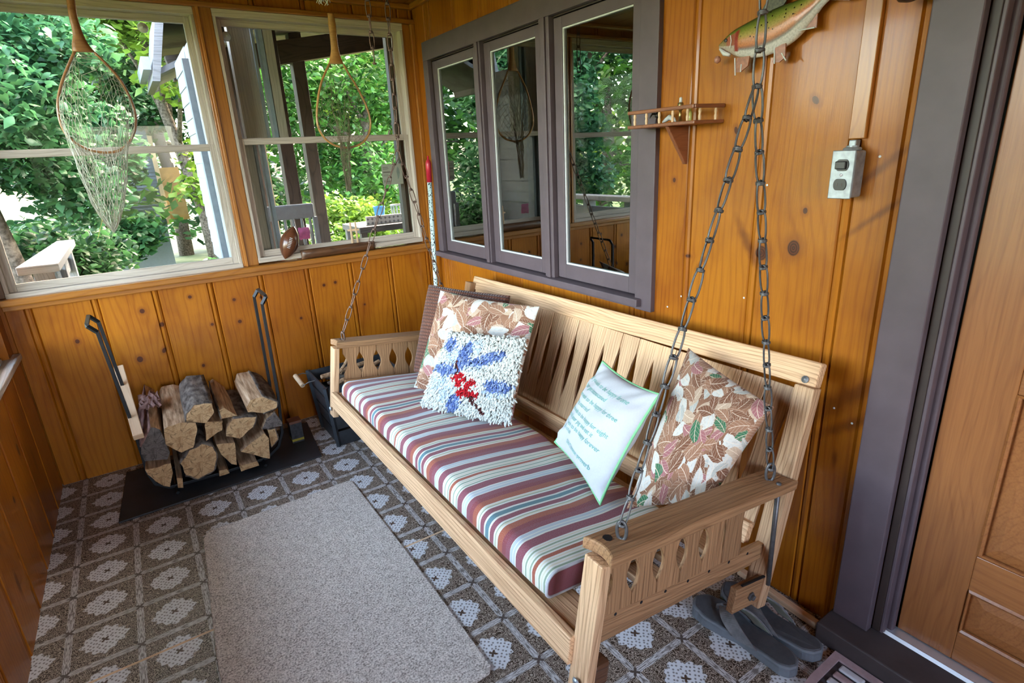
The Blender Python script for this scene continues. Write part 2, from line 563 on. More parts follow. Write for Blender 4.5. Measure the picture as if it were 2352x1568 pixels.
def floor_mat():
    t = NT('patterned_vinyl')
    X, Y, Z = t.xyz(t.pos())
    T = 0.1800
    tx = t.m('DIVIDE', t.m('SUBTRACT', X, 0.664), T)
    ty = t.m('DIVIDE', t.m('SUBTRACT', Y, 1.156), T)
    fx = t.m('SUBTRACT', t.m('FRACT', t.m('ADD', tx, 100.5)), 0.5)   # 0 on the bands
    fy = t.m('SUBTRACT', t.m('FRACT', t.m('ADD', ty, 100.5)), 0.5)
    cx = t.m('SUBTRACT', t.m('FRACT', t.m('ADD', tx, 100.0)), 0.5)   # 0 in the tile centre
    cyv = t.m('SUBTRACT', t.m('FRACT', t.m('ADD', ty, 100.0)), 0.5)
    r = t.m('SQRT', t.m('ADD', t.m('MULTIPLY', cx, cx), t.m('MULTIPLY', cyv, cyv)))
    th = t.m('ARCTAN2', cyv, cx)
    # filigree of small curls
    pv = t.comb(t.m('MULTIPLY', tx, 1.0), t.m('MULTIPLY', ty, 1.0), 0.0)
    v1 = t.n('ShaderNodeTexVoronoi', {'Vector': pv, 'Scale': 15.0, 'Randomness': 1.0}, feature='F1').outputs['Distance']
    rg = t.m('PINGPONG', t.m('MULTIPLY', v1, 3.6), 0.5)
    nz = t.noise(pv, 26.0, 2.0)
    curl = t.maprange(t.m('ADD', rg, t.m('MULTIPLY', t.m('SUBTRACT', nz, 0.5), 0.9)), 0.15, 0.30, 0.0, 1.0)
    fil = t.mix(curl, (0.42, 0.355, 0.285), (0.050, 0.032, 0.021))
    # pale medallion with dark dots
    lob = t.m('ADD', 0.298, t.m('ADD', t.m('MULTIPLY', t.m('COSINE', t.m('MULTIPLY', th, 4.0)), 0.020), t.m('MULTIPLY', t.m('COSINE', t.m('MULTIPLY', th, 12.0)), 0.020)))
    edge = t.m('MULTIPLY', t.m('SUBTRACT', t.noise(pv, 9.0, 2.0), 0.5), 0.10)
    med = t.maprange(t.m('ADD', t.m('SUBTRACT', lob, r), edge), -0.010, 0.010, 0.0, 1.0)
    dr = t.n('ShaderNodeTexVoronoi', {'Vector': t.comb(t.m('MULTIPLY', t.m('ADD', cx, cyv), 11.5), t.m('MULTIPLY', t.m('SUBTRACT', cx, cyv), 11.5), 0.0), 'Scale': 1.0, 'Randomness': 0.45}, voronoi_dimensions='2D').outputs['Distance']
    dots = t.maprange(dr, 0.20, 0.32, 1.0, 0.0)
    medc = t.mix(t.m('MULTIPLY', dots, 0.8), (0.72, 0.74, 0.76), (0.16, 0.14, 0.13))
    c = t.mix(med, fil, medc)
    # little flower in the middle and small sprigs halfway to the sides
    fl = t.maprange(t.m('SUBTRACT', t.m('ADD', 0.046, t.m('MULTIPLY', t.m('COSINE', t.m('MULTIPLY', t.m('ADD', th, PI / 4), 4.0)), 0.022)), r), -0.006, 0.006, 0.0, 1.0)
    c = t.mix(fl, c, (0.085, 0.052, 0.034))
    # bands of pale dashes along the joints
    bx = t.m('ABSOLUTE', fx)
    by = t.m('ABSOLUTE', fy)
    bm = t.m('MINIMUM', bx, by)
    band = t.maprange(bm, 0.048, 0.058, 1.0, 0.0)
    swap = t.m('LESS_THAN', bx, by)
    al = t.m('ADD', t.m('MULTIPLY', ty, swap), t.m('MULTIPLY', tx, t.m('SUBTRACT', 1.0, swap)))
    dash = t.noise(t.comb(t.m('MULTIPLY', al, 9.0), t.m('MULTIPLY', bm, 85.0), swap), 1.0, 1.0)
    dash = t.maprange(dash, 0.42, 0.55, 0.0, 1.0)
    bandc = t.mix(dash, (0.20, 0.18, 0.165), (0.62, 0.61, 0.60))
    c = t.mix(band, c, bandc)
    # dark rosette on the crossings
    rr = t.m('SQRT', t.m('ADD', t.m('MULTIPLY', fx, fx), t.m('MULTIPLY', fy, fy)))
    th2 = t.m('ARCTAN2', fy, fx)
    ro = t.m('ADD', 0.055, t.m('MULTIPLY', t.m('COSINE', t.m('MULTIPLY', t.m('ADD', th2, PI / 4), 4.0)), 0.026))
    rose = t.maprange(t.m('SUBTRACT', ro, rr), -0.006, 0.006, 0.0, 1.0)
    c = t.mix(rose, c, (0.10, 0.078, 0.066))
    dirt = t.noise(t.comb(X, Y, 0.0), 3.0, 3.0)
    c = t.mix(t.maprange(dirt, 0.5, 0.8, 0.0, 0.25), c, (0.10, 0.08, 0.06))
    nm = t.bump(curl, 0.12, 0.001)
    return t.pbr(c, 0.42, nm, spec=0.4)


MT['floor'] = floor_mat()


def rug_mat():
    t = NT('tan_loop_rug')
    p = t.obj()
    a = t.noise(p, 190.0, 2.0)
    b = t.noise(p, 60.0, 3.0)
    f = t.m('ADD', t.m('MULTIPLY', a, 0.75), t.m('MULTIPLY', b, 0.25))
    c = t.ramp(f, [(0.36, (0.25, 0.215, 0.185)), (0.5, (0.60, 0.545, 0.48)), (0.64, (0.84, 0.78, 0.71))])
    return t.pbr(c, 0.95, t.bump(f, 0.7, 0.004), spec=0.1, sheen=0.2)


MT['rug'] = rug_mat()


def leaf_layer(t, uv, scale, seed, cols, length=0.62, width=0.23, keep=0.0):
    """one layer of scattered printed leaves; returns colour and mask"""
    v = t.vm('ADD', uv, (seed * 1.37, seed * 2.11, 0))
    vo = t.n('ShaderNodeTexVoronoi', {'Vector': v, 'Scale': scale, 'Randomness': 0.95}, voronoi_dimensions='2D')
    sv = t.n('ShaderNodeVectorMath', {0: v, 'Scale': scale}, operation='SCALE').outputs[0]
    sp = t.n('ShaderNodeVectorMath', {0: vo.outputs['Position'], 'Scale': scale}, operation='SCALE').outputs[0]
    dv = t.vm('SUBTRACT', sv, sp)
    x, y, z = t.xyz(dv)
    rc = t.n('ShaderNodeSeparateColor', {0: vo.outputs['Color']})
    ang = t.m('MULTIPLY', rc.outputs[0], 6.283)
    ca, sa = t.m('COSINE', ang), t.m('SINE', ang)
    px = t.m('SUBTRACT', t.m('MULTIPLY', x, ca), t.m('MULTIPLY', y, sa))
    py = t.m('ADD', t.m('MULTIPLY', x, sa), t.m('MULTIPLY', y, ca))
    py = t.m('ADD', py, t.m('MULTIPLY', t.m('MULTIPLY', px, px), 0.25))
    q = t.m('DIVIDE', px, length)
    hw = t.m('MULTIPLY', t.m('SUBTRACT', 1.0, t.m('MULTIPLY', q, q)), width)
    serr = t.m('MULTIPLY', t.m('PINGPONG', t.m('MULTIPLY', px, 9.0), 0.5), t.m('MULTIPLY', rc.outputs[2], 0.09))
    e = t.m('SUBTRACT', t.m('SUBTRACT', hw, serr), t.m('ABSOLUTE', py))
    mask = t.maprange(e, 0.0, 0.02, 0.0, 1.0)
    if keep:
        mask = t.m('MULTIPLY', mask, t.m('GREATER_THAN', rc.outputs[2], keep))
    c = t.ramp(rc.outputs[1], cols, 'CONSTANT')
    shade = t.noise(t.comb(t.m('MULTIPLY', px, 6.0), t.m('MULTIPLY', py, 6.0), ang), 1.0, 2.0)
    c = t.mix(t.maprange(shade, 0.45, 0.75, 0.0, 0.35), c, (0.30, 0.20, 0.15))
    vein = t.maprange(t.m('ABSOLUTE', py), 0.010, 0.020, 1.0, 0.0)
    side = t.m('PINGPONG', t.m('ADD', t.m('MULTIPLY', px, 4.5), t.m('MULTIPLY', t.m('ABSOLUTE', py), 5.0)), 0.5)
    sv2 = t.m('MULTIPLY', t.maprange(side, 0.42, 0.48, 0.0, 1.0), 0.45)
    c = t.mix(t.m('MAXIMUM', vein, sv2), c, (0.72, 0.60, 0.48))
    rim = t.maprange(e, 0.015, 0.04, 0.5, 0.0)
    c = t.mix(rim, c, (0.70, 0.58, 0.45))
    return c, mask


def leaf_fabric(name, seed=0.0, k=1.0):
    t = NT(name)
    uv = t.uv()
    W = (0.58, 0.58, 0.55)
    BR = (0.18, 0.075, 0.040)
    B2 = (0.30, 0.15, 0.09)
    TN = (0.50, 0.37, 0.27)
    GR = (0.035, 0.15, 0.075)
    MV = (0.33, 0.13, 0.14)
    GY = (0.42, 0.44, 0.42)
    sets = [[(0, BR), (0.25, B2), (0.5, TN), (0.75, BR)],
            [(0, W), (0.18, B2), (0.45, BR), (0.68, MV), (0.82, GY)],
            [(0, BR), (0.28, TN), (0.44, B2), (0.66, W), (0.80, GR), (0.92, W)],
            [(0, BR), (0.22, W), (0.38, GY), (0.50, B2), (0.74, MV), (0.88, TN)],
            [(0, W), (0.24, GR), (0.42, B2), (0.64, W), (0.78, BR)]]
    c = t.mix(t.noise(uv, 14.0, 3.0), (0.16, 0.065, 0.035), (0.34, 0.19, 0.12))
    for i, s in enumerate(sets):
        lc, mk = leaf_layer(t, uv, (20.0, 17.5, 16.0, 15.0, 13.5)[i] * k, seed + i * 3.7, s, 0.80, 0.36, [0, 0.05, 0.15, 0.3, 0.45][i])
        c = t.mix(mk, c, lc)
    weave = t.noise(uv, 300.0, 1.0)
    return t.pbr(c, 0.85, t.bump(weave, 0.12, 0.001), spec=0.2, sheen=0.15)


MT['leaf1'] = leaf_fabric('leaf_print_fabric', 0.0)
MT['leaf2'] = leaf_fabric('leaf_print_fabric_b', 9.0)


def crochet_mat():
    t = NT('brown_crochet')
    u, v, _ = t.xyz(t.uv())
    row = t.m('MULTIPLY', v, 56.0)
    col = t.m('ADD', t.m('MULTIPLY', u, 75.0), t.m('MULTIPLY', t.m('FLOOR', row), 0.5))
    a = t.m('ABSOLUTE', t.m('SINE', t.m('MULTIPLY', row, PI)))
    b = t.m('ABSOLUTE', t.m('SINE', t.m('ADD', t.m('MULTIPLY', col, PI), t.m('MULTIPLY', a, 0.9))))
    h = t.m('MULTIPLY', a, t.m('ADD', 0.35, t.m('MULTIPLY', b, 0.65)))
    c = t.ramp(h, [(0.05, (0.07, 0.026, 0.017)), (0.6, (0.17, 0.066, 0.042))])
    return t.pbr(c, 0.95, t.bump(h, 0.9, 0.006), spec=0.1, sheen=0.2)


MT['crochet'] = crochet_mat()


def stripe_mat():
    t = NT('striped_ticking')
    u, v, _ = t.xyz(t.uv())
    MR, RU, PU = (0.235, 0.045, 0.055), (0.36, 0.095, 0.050), (0.245, 0.066, 0.090)
    WH, GN, LB, TL, CR = (0.72, 0.74, 0.68), (0.27, 0.36, 0.25), (0.48, 0.56, 0.62), (0.10, 0.22, 0.26), (0.66, 0.62, 0.46)
    seq = []

    def lines():
        for k in range(4):
            seq.append((WH, 6)); seq.append((GN if k % 2 == 0 else CR, 5))
        seq.append((WH, 6))
    lines(); seq.append((RU, 14)); lines(); seq.append((PU, 34)); seq.append((WH, 5)); seq.append((LB, 9)); seq.append((WH, 3)); seq.append((LB, 12)); seq.append((WH, 4))
    seq.append((PU, 22)); seq.append((MR, 20)); seq.append((RU, 26)); seq.append((WH, 7)); seq.append((CR, 6)); seq.append((GN, 4)); seq.append((WH, 8)); seq.append((PU, 22))
    seq.append((WH, 8)); seq.append((TL, 20)); seq.append((WH, 8)); seq.append((PU, 22)); seq.append((WH, 8)); seq.append((GN, 4)); seq.append((CR, 6)); seq.append((WH, 7))
    seq.append((RU, 26)); seq.append((MR, 20)); seq.append((PU, 22)); seq.append((WH, 4)); seq.append((LB, 12)); seq.append((WH, 3)); seq.append((LB, 9)); seq.append((WH, 5)); seq.append((PU, 34))
    tot = float(sum(s for _, s in seq))
    per = 0.395
    f = t.m('FRACT', t.m('ADD', t.m('DIVIDE', u, per), 10.0))
    # two colour ramps, each at most 32 stops
    stops, acc = [], 0.0
    for c, s in seq:
        stops.append((acc / tot, c)); acc += s
    half = len(stops) // 2
    hp = stops[half][0]
    r1 = t.ramp(f, stops[:half], 'CONSTANT')
    r2 = t.ramp(f, [(max(0.0, p), c) for p, c in stops[half:]], 'CONSTANT')
    c = t.mix(t.m('GREATER_THAN', f, hp), r1, r2)
    wv = t.noise(t.comb(t.m('MULTIPLY', u, 500.0), t.m('MULTIPLY', v, 500.0), 0.0), 1.0, 1.0)
    c = t.mix(t.maprange(wv, 0.4, 0.7, 0.0, 0.18), c, (0.5, 0.45, 0.45))
    return t.pbr(c, 0.85, t.bump(wv, 0.15, 0.001), spec=0.2, sheen=0.15)


MT['stripe'] = stripe_mat()
MT['cotton'] = simple('white_cotton', (0.52, 0.535, 0.575), 0.9, var=0.03, scale=200, bump=0.05, spec=0.2)
MT['piping'] = simple('green_piping', (0.22, 0.56, 0.28), 0.8)
MT['thread'] = simple('teal_thread', (0.13, 0.40, 0.34), 0.8)


def vcol(name, rough=0.9, spec=0.2):
    t = NT(name)
    a = t.n('ShaderNodeVertexColor', layer_name='Col').outputs[0]
    return t.pbr(a, rough, spec=spec)


MT['yarn'] = vcol('wool_yarn', 0.95, 0.1)
t = NT('painted_fish')
vc = t.n('ShaderNodeVertexColor', layer_name='Col')
vd = t.n('ShaderNodeTexVoronoi', {'Vector': t.vm('MULTIPLY', t.obj(), (0.3, 1.0, 1.0)), 'Scale': 95.0, 'Randomness': 1.0}).outputs['Distance']
spot = t.m('MULTIPLY', t.maprange(vd, 0.14, 0.22, 1.0, 0.0), vc.outputs['Alpha'])
scal = t.noise(t.obj(), 260.0, 2.0)
MT['fishskin'] = t.pbr(t.mix(spot, t.mix(t.maprange(scal, 0.4, 0.7, 0.0, 0.25), vc.outputs['Color'], (0.05, 0.05, 0.02)), (0.015, 0.014, 0.01)), 0.25, t.bump(scal, 0.15, 0.001))

# ------------------------------------------------------------------ the room
XR, YB, XL, YF, ZC = 1.40, 2.95, -0.50, -2.0, 2.03

floor = struct(abox('floor', XL - 0.15, XR + 0.12, YF - 0.1, 1.632, -0.06, 0.0, MT['floor']))
# the second vinyl sheet beyond the joint and the wooden strip showing in the joint
abox('vinyl_sheet', XL - 0.15, XR + 0.12, 1.636, YB + 0.1, -0.06, 0.002, MT['floor'], floor)
abox('joint_strip', XL, XR, 1.628, 1.640, -0.05, 0.0005, MT['light'], floor)

ceiling = struct(abox('ceiling', XL - 0.5, XR + 0.3, YF - 0.3, YB + 0.10, ZC + 0.012, ZC + 0.12, MT['ceil']))
x = XL - 0.1
while x < XR:
    abox('ceiling_plank', x, min(x + 0.136, XR), YF, YB, ZC, ZC + 0.012, MT['ceil'], ceiling, grain='y')
    x += 0.139


def board_mesh(L, wd):
    pr = [(0, -0.016), (0, -0.004), (0.003, 0), (wd - 0.027, 0), (wd - 0.0225, -0.006), (wd - 0.020, -0.0015), (wd - 0.012, -0.0005), (wd - 0.005, -0.003), (wd, -0.009), (wd, -0.016)]
    mb = MB()
    n = len(pr)
    vs = [(-L / 2, a - wd / 2, b) for a, b in pr] + [(L / 2, a - wd / 2, b) for a, b in pr]
    fs = [tuple(range(n)), tuple(reversed(range(n, 2 * n)))] + [(i, n + i, n + (i + 1) % n, (i + 1) % n) for i in range(n)]
    mb.add(vs, fs)
    return mb


def board(parent, wall, a0, a1, z0, z1):
    """one upright board; wall: 'back' faces -y, 'right' faces -x, 'left' faces +x"""
    L, wd = z1 - z0, a1 - a0
    up = Vector((0, 0, 1))
    if wall == 'back':
        yv, zv, c, mt = Vector((1, 0, 0)), Vector((0, -1, 0)), Vector(((a0 + a1) / 2, YB, (z0 + z1) / 2)), MT['pine_b']
    elif wall == 'right':
        yv, zv, c, mt = Vector((0, -1, 0)), Vector((-1, 0, 0)), Vector((XR, (a0 + a1) / 2, (z0 + z1) / 2)), MT['pine_r']
    else:
        yv, zv, c, mt = Vector((0, 1, 0)), Vector((1, 0, 0)), Vector((XL, (a0 + a1) / 2, (z0 + z1) / 2)), MT['pine_l']
    M = Matrix((up, yv, zv)).transposed().to_4x4()
    M.translation = c - (parent.location if parent else Vector())
    return build('plank', board_mesh(L, wd - 0.0006), mt, parent, M, fix=True)


# right wall: backing with the openings of the window and the door left out
mb = MB()
for y0, y1, z0, z1 in ((0.489, 1.32, 0, ZC + 0.1), (1.32, 2.80, 0, 0.79), (1.32, 2.80, 1.81, ZC + 0.1), (2.80, 3.10, 0, ZC + 0.1), (YF - 0.1, -0.44, 0, ZC + 0.1), (-0.44, 0.489, 1.985, ZC + 0.1)):
    mb.box(XR + 0.016, XR + 0.11, y0, y1, z0, z1)
wall_right = struct(build('wall_right', mb, MT['pine_r']))
edges = [0.575] + [0.686 + 0.2286 * k for k in range(10)] + [YB]
for a0, a1 in zip(edges[:-1], edges[1:]):
    cuts = sorted({a0, a1, *[c for c in (1.32, 2.80) if a0 < c < a1]})
    for b0, b1 in zip(cuts[:-1], cuts[1:]):
        if b1 - b0 < 0.02:
            continue
        if b0 >= 1.31 and b1 <= 2.81:
            board(wall_right, 'right', b0, b1, 0.0, 0.785)
            board(wall_right, 'right', b0, b1, 1.815, ZC)
        else:
            board(wall_right, 'right', b0, b1, 0.0, ZC)
for k in range(5):
    board(wall_right, 'right', -0.55 - 0.2286 * (k + 1), -0.55 - 0.2286 * k, 0.0, ZC)

# back wall
mb = MB()
for x0, x1, z0, z1 in ((XL - 0.15, XR + 0.1, -0.06, 0.84), (XL - 0.15, XR + 0.1, 1.955, ZC + 0.1), (XL - 0.15, -0.475, 0.84, 1.955), (0.398, 0.468, 0.84, 1.955), (1.335, XR + 0.1, 0.84, 1.955)):
    mb.box(x0, x1, YB + 0.016, YB + 0.10, z0, z1)
wall_back = struct(build('wall_back', mb, MT['pine_b']))
edges = [XL] + [-0.413 + 0.2222 * k for k in range(8)] + [1.372, XR]
for a0, a1 in zip(edges[:-1], edges[1:]):
    board(wall_back, 'back', a0, a1, 0.0, 0.815)
for a0, a1 in zip(edges[:-1], edges[1:]):
    board(wall_back, 'back', a0 - 0.05 if a0 > XL + 0.1 else a0, min(a1 - 0.05 if a1 < XR else a1, XR), 1.96, ZC)

# left wall: low boarded parapet with a ledge, windows over the ledge
mb = MB()
for y0, y1, z0, z1 in ((1.42, YB + 0.1, -0.06, 0.60), (YF - 0.1, -0.25, -0.06, 0.60), (YF - 0.1, YB + 0.1, 1.93, ZC + 0.1), (-0.25, 1.42, -0.06, 0.60), (1.30, 1.42, 0, 1.93), (YF - 0.1, 0.58, 0.6, 1.93), (2.87, YB + 0.1, 0.6, 1.93), (2.10, 2.17, 0.6, 1.93)):
    mb.box(XL - 0.11, XL - 0.016, y0, y1, z0, z1)
wall_left = struct(build('wall_left', mb, MT['pine_l']))
y = YB
while y > YF:
    board(wall_left, 'left', max(y - 0.2222, YF), y, 0.0, 0.60)
    y -= 0.2222
y = 0.58
while y > YF:
    board(wall_left, 'left', max(y - 0.2222, YF), y, 0.624, ZC)
    y -= 0.2222
# wall behind the camera, unseen, its window opening added for fill light
mb = MB()
for x0, x1, z0, z1 in ((XL - 0.1, XR + 0.1, -0.06, 0.80), (XL - 0.1, XR + 0.1, 1.80, ZC + 0.1), (XL - 0.1, -0.32, 0.80, 1.80), (0.62, XR + 0.1, 0.80, 1.80)):
    mb.box(x0, x1, YF - 0.1, YF, z0, z1)
wall_front = struct(build('wall_front', mb, MT['pine_b']))

trim_n = [0]


def trim(x0, x1, y0, y1, z0, z1, mat='pine_t', bev=0.003, grain='auto'):
    trim_n[0] += 1
    return struct(abox('trim_%d' % trim_n[0], x0, x1, y0, y1, z0, z1, MT[mat], None, bev, grain))


# pine trim of the back wall
trim(XL, 1.372, 2.900, 2.975, 0.822, 0.850, bev=0.006)                # sill
trim(XL, 1.395, 2.930, 2.950, 0.800, 0.822)                           # apron moulding
trim(0.398, 0.468, 2.938, 2.985, 0.850, 1.945)                        # post between the windows
trim(0.408, 0.420, 2.931, 2.938, 0.850, 1.945, bev=0.002)
trim(XL, XR, 2.928, 2.990, 1.943, 1.964, bev=0.004)                   # head band
trim(1.335, 1.376, 2.945, 2.985, 0.850, 1.943)                        # right casing
trim(1.376, XR, 2.930, 2.950, 0.850, 1.943)
trim(XL, -0.478, 2.940, 2.985, 0.850, 1.943, 'walnut')
trim(XL, XR, 2.922, 2.950, 2.006, ZC, bev=0.006)                      # moulding under the ceiling
trim(1.374, XR, 0.60, 2.922, 2.006, ZC, bev=0.006)
trim(XL - 0.12, XL + 0.010, YF, YB - 0.002, 0.600, 0.624, 'weather', 0.004)     # ledge of the low wall


# ------------------------------------------------------------------ windows of the back wall
def double_hung(n, x0, x1, z0, z1, zm, gy=2.985, left_in=0.03):
    w_ = bpy.data.objects.new('window_%d' % n, None)
    COL.objects.link(w_)
    w_.location = ((x0 + x1) / 2, gy, z0)
    struct(w_)
    m = MT['weather']
    # jambs, head and sloped sub sill
    abox('window_head', x0, x1, gy - 0.045, gy + 0.05, z1 - 0.030, z1, m, w_, 0.002)
    abox('window_jamb', x0, x0 + 0.014, gy - 0.045, gy + 0.05, z0, z1 - 0.03, m, w_, 0.002)
    abox('window_jamb', x1 - 0.014, x1, gy - 0.045, gy + 0.05, z0, z1 - 0.03, m, w_, 0.002)
    abox('window_stool', x0, x1, gy - 0.05, gy + 0.06, z0 - 0.012, z0 + 0.012, m, w_, 0.002)
    a0, a1 = x0 + 0.014, x1 - 0.014
    b0, b1 = z0 + 0.012, z1 - 0.030
    for (s0, s1, y_, nm) in ((zm - 0.012, b1, gy + 0.012, 'upper_sash'), (b0, zm + 0.014, gy - 0.012, 'lower_sash')):
        k = 0.024
        s_ = abox(nm, a0, a0 + k, y_ - 0.010, y_ + 0.010, s0, s1, m, w_, 0.002)
        # the other three bars and the pane are pieces of this sash
        def piece(name, c0, c1, d0, d1, h0, h1, mt, bv=0.0015):
            return abox(name, c0, c1, d0, d1, h0, h1, mt, s_, bv)
        piece('stile', a1 - k, a1, y_ - 0.010, y_ + 0.010, s0, s1, m)
        piece('rail', a0 + k, a1 - k, y_ - 0.010, y_ + 0.010, s1 - 0.026, s1, m)
        piece('rail', a0 + k, a1 - k, y_ - 0.010, y_ + 0.010, s0, s0 + 0.030, m)
        piece('pane', a0 + k, a1 - k, y_ - 0.0015, y_ + 0.0015, s0 + 0.030, s1 - 0.026, MT['glass'], 0)
    return w_


double_hung(1, -0.478, 0.398, 0.856, 1.943, 1.388)
double_hung(2, 0.468, 1.335, 0.870, 1.943, 1.408)

# windows and glazed door of the left wall: simple framed panes
def side_window(n, y0, y1, z0, z1, zm=None):
    w_ = bpy.data.objects.new('window_%d' % n, None)
    COL.objects.link(w_)
    w_.location = (XL - 0.06, (y0 + y1) / 2, z0)
    struct(w_)
    k = 0.035
    xx = (XL - 0.075, XL - 0.045)
    abox('stile', *xx, y0, y0 + k, z0, z1, MT['weather'], w_)
    abox('stile', *xx, y1 - k, y1, z0, z1, MT['weather'], w_)
    abox('rail', *xx, y0 + k, y1 - k, z0, z0 + k, MT['weather'], w_)
    abox('rail', *xx, y0 + k, y1 - k, z1 - k, z1, MT['weather'], w_)
    if zm:
        abox('rail', *xx, y0 + k, y1 - k, zm - 0.015, zm + 0.015, MT['weather'], w_)
    abox('pane', XL - 0.0615, XL - 0.0585, y0 + k, y1 - k, z0 + k, z1 - k, MT['glass'], w_)


side_window(3, 2.17, 2.87, 0.624, 1.93, 1.30)
side_window(4, 1.42, 2.10, 0.624, 1.93, 1.30)
side_window(5, 0.58, 1.30, 0.624, 1.93)

# ------------------------------------------------------------------ brown casement window of the house wall
win = bpy.data.objects.new('window_7', None)
COL.objects.link(win)
win.location = (XR, 2.06, 0.78)
struct(win)
B = MT['brown']
X0 = XR - 0.019
abox('casing', X0, XR + 0.004, 1.278, 2.836, 1.757, 1.842, B, win, 0.002)
abox('casing', X0, XR + 0.004, 1.278, 1.352, 0.772, 1.757, B, win, 0.002)
abox('casing', X0, XR + 0.004, 2.785, 2.836, 0.812, 1.757, B, win, 0.002)
abox('casing', X0 + 0.006, XR + 0.004, 1.352, 2.836, 0.772, 0.800, B, win, 0.002)
abox('window_sill', X0 - 0.022, XR + 0.05, 1.322, 2.846, 0.786, 0.812, B, win, 0.003)
for yc, wd in ((2.308, 0.044), (1.832, 0.060)):
    abox('mullion', X0 + 0.002, XR + 0.07, yc - wd / 2, yc + wd / 2, 0.812, 1.757, B, win, 0.002)
    abox('mullion_bead', X0 - 0.006, X0 + 0.002, yc - 0.012, yc + 0.012, 0.812, 1.757, B, win, 0.002)
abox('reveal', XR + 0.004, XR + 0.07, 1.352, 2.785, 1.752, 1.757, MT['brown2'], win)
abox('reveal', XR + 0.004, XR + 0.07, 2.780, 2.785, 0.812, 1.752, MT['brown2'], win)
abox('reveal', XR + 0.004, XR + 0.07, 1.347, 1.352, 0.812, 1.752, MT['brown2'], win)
for y0, y1 in ((2.334, 2.776), (1.866, 2.282), (1.358, 1.796)):
    xs0, xs1 = XR + 0.002, XR + 0.040
    s_ = abox('sash', xs0, xs1, y1 - 0.045, y1, 0.816, 1.748, B, win, 0.002)

    def sp(name, c0, c1, d0, d1, h0, h1, mt, bv=0.002):
        abox(name, c0, c1, d0, d1, h0, h1, mt, s_, bv)
    sp('stile', xs0, xs1, y0, y0 + 0.045, 0.816, 1.748, B)
    sp('rail', xs0, xs1, y0 + 0.045, y1 - 0.045, 0.816, 0.872, B)
    sp('rail', xs0, xs1, y0 + 0.045, y1 - 0.045, 1.712, 1.748, B)
    g0, g1, h0, h1 = y0 + 0.045, y1 - 0.045, 0.872, 1.712
    sp('glazing_bead', xs0 + 0.004, xs0 + 0.012, g0, g1, h0, h0 + 0.007, MT['bead'], 0.001)
    sp('glazing_bead', xs0 + 0.004, xs0 + 0.012, g1 - 0.006, g1, h0 + 0.007, h1, MT['bead'], 0.001)
    sp('glazing_bead', xs0 + 0.004, xs0 + 0.012, g0, g1 - 0.006, h1 - 0.005, h1, MT['bead'], 0.001)
    sp('pane', xs0 + 0.012, xs0 + 0.015, g0, g1, h0, h1, MT['glassm'], 0)

# dim room behind the casement window and the door
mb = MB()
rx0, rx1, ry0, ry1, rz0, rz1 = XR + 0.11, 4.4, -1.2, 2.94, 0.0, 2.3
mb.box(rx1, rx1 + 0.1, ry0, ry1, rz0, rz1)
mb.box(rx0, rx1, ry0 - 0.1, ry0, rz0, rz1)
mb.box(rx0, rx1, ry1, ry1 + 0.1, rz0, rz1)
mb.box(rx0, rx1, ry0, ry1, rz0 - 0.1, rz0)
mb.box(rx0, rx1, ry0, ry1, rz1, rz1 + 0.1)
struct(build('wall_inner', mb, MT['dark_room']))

# ------------------------------------------------------------------ the house door
door = bpy.data.objects.new('door_1', None)
COL.objects.link(door)
door.location = (1.46, 0.0, 0.06)
struct(door)
abox('door_stile', 1.452, 1.492, 0.328, 0.448, 0.066, 1.975, MT['door'], door, 0.002)
abox('door_stile', 1.452, 1.492, -0.435, -0.315, 0.066, 1.975, MT['door'], door, 0.002)
for z0, z1 in ((0.066, 0.150), (0.275, 0.370), (0.775, 0.900), (1.85, 1.975)):
    abox('door_rail', 1.4525, 1.4915, -0.315, 0.328, z0, z1, MT['door'], door, 0.002)
abox('door_mullion', 1.4525, 1.4915, -0.045, 0.055, 0.15, 1.85, MT['door'], door, 0.002)
for y0, y1 in ((0.055, 0.328), (-0.315, -0.045)):
    for z0, z1 in ((0.15, 0.275), (0.370, 0.775), (0.90, 1.85)):
        mb = MB()
        i, d = 0.035, 0.012
        vs = [(1.466, y0, z0), (1.466, y1, z0), (1.466, y1, z1), (1.466, y0, z1), (1.458, y0 + i, z0 + i), (1.458, y1 - i, z0 + i), (1.458, y1 - i, z1 - i), (1.458, y0 + i, z1 - i)]
        vs += [(1.48, q[1], q[2]) for q in vs[:4]]
        mb.add([Vector(v) - door.location for v in vs], [(0, 4, 5, 1), (1, 5, 6, 2), (2, 6, 7, 3), (3, 7, 4, 0), (4, 7, 6, 5), (8, 9, 10, 11), (0, 1, 9, 8), (1, 2, 10, 9), (2, 3, 11, 10), (3, 0, 8, 11)])
        build('door_panel', mb, MT['door'], door, fix=True)
        # raised moulding round the panel
        mo = [(y0 + 0.004, z0 + 0.004), (y1 - 0.004, z0 + 0.004), (y1 - 0.004, z1 - 0.004), (y0 + 0.004, z1 - 0.004)]
        mb = MB().tube([Vector((1.456, a, b)) - door.location for a, b in mo], 0.007, 6, closed=True)
        build('panel_moulding', mb, MT['door'], door)
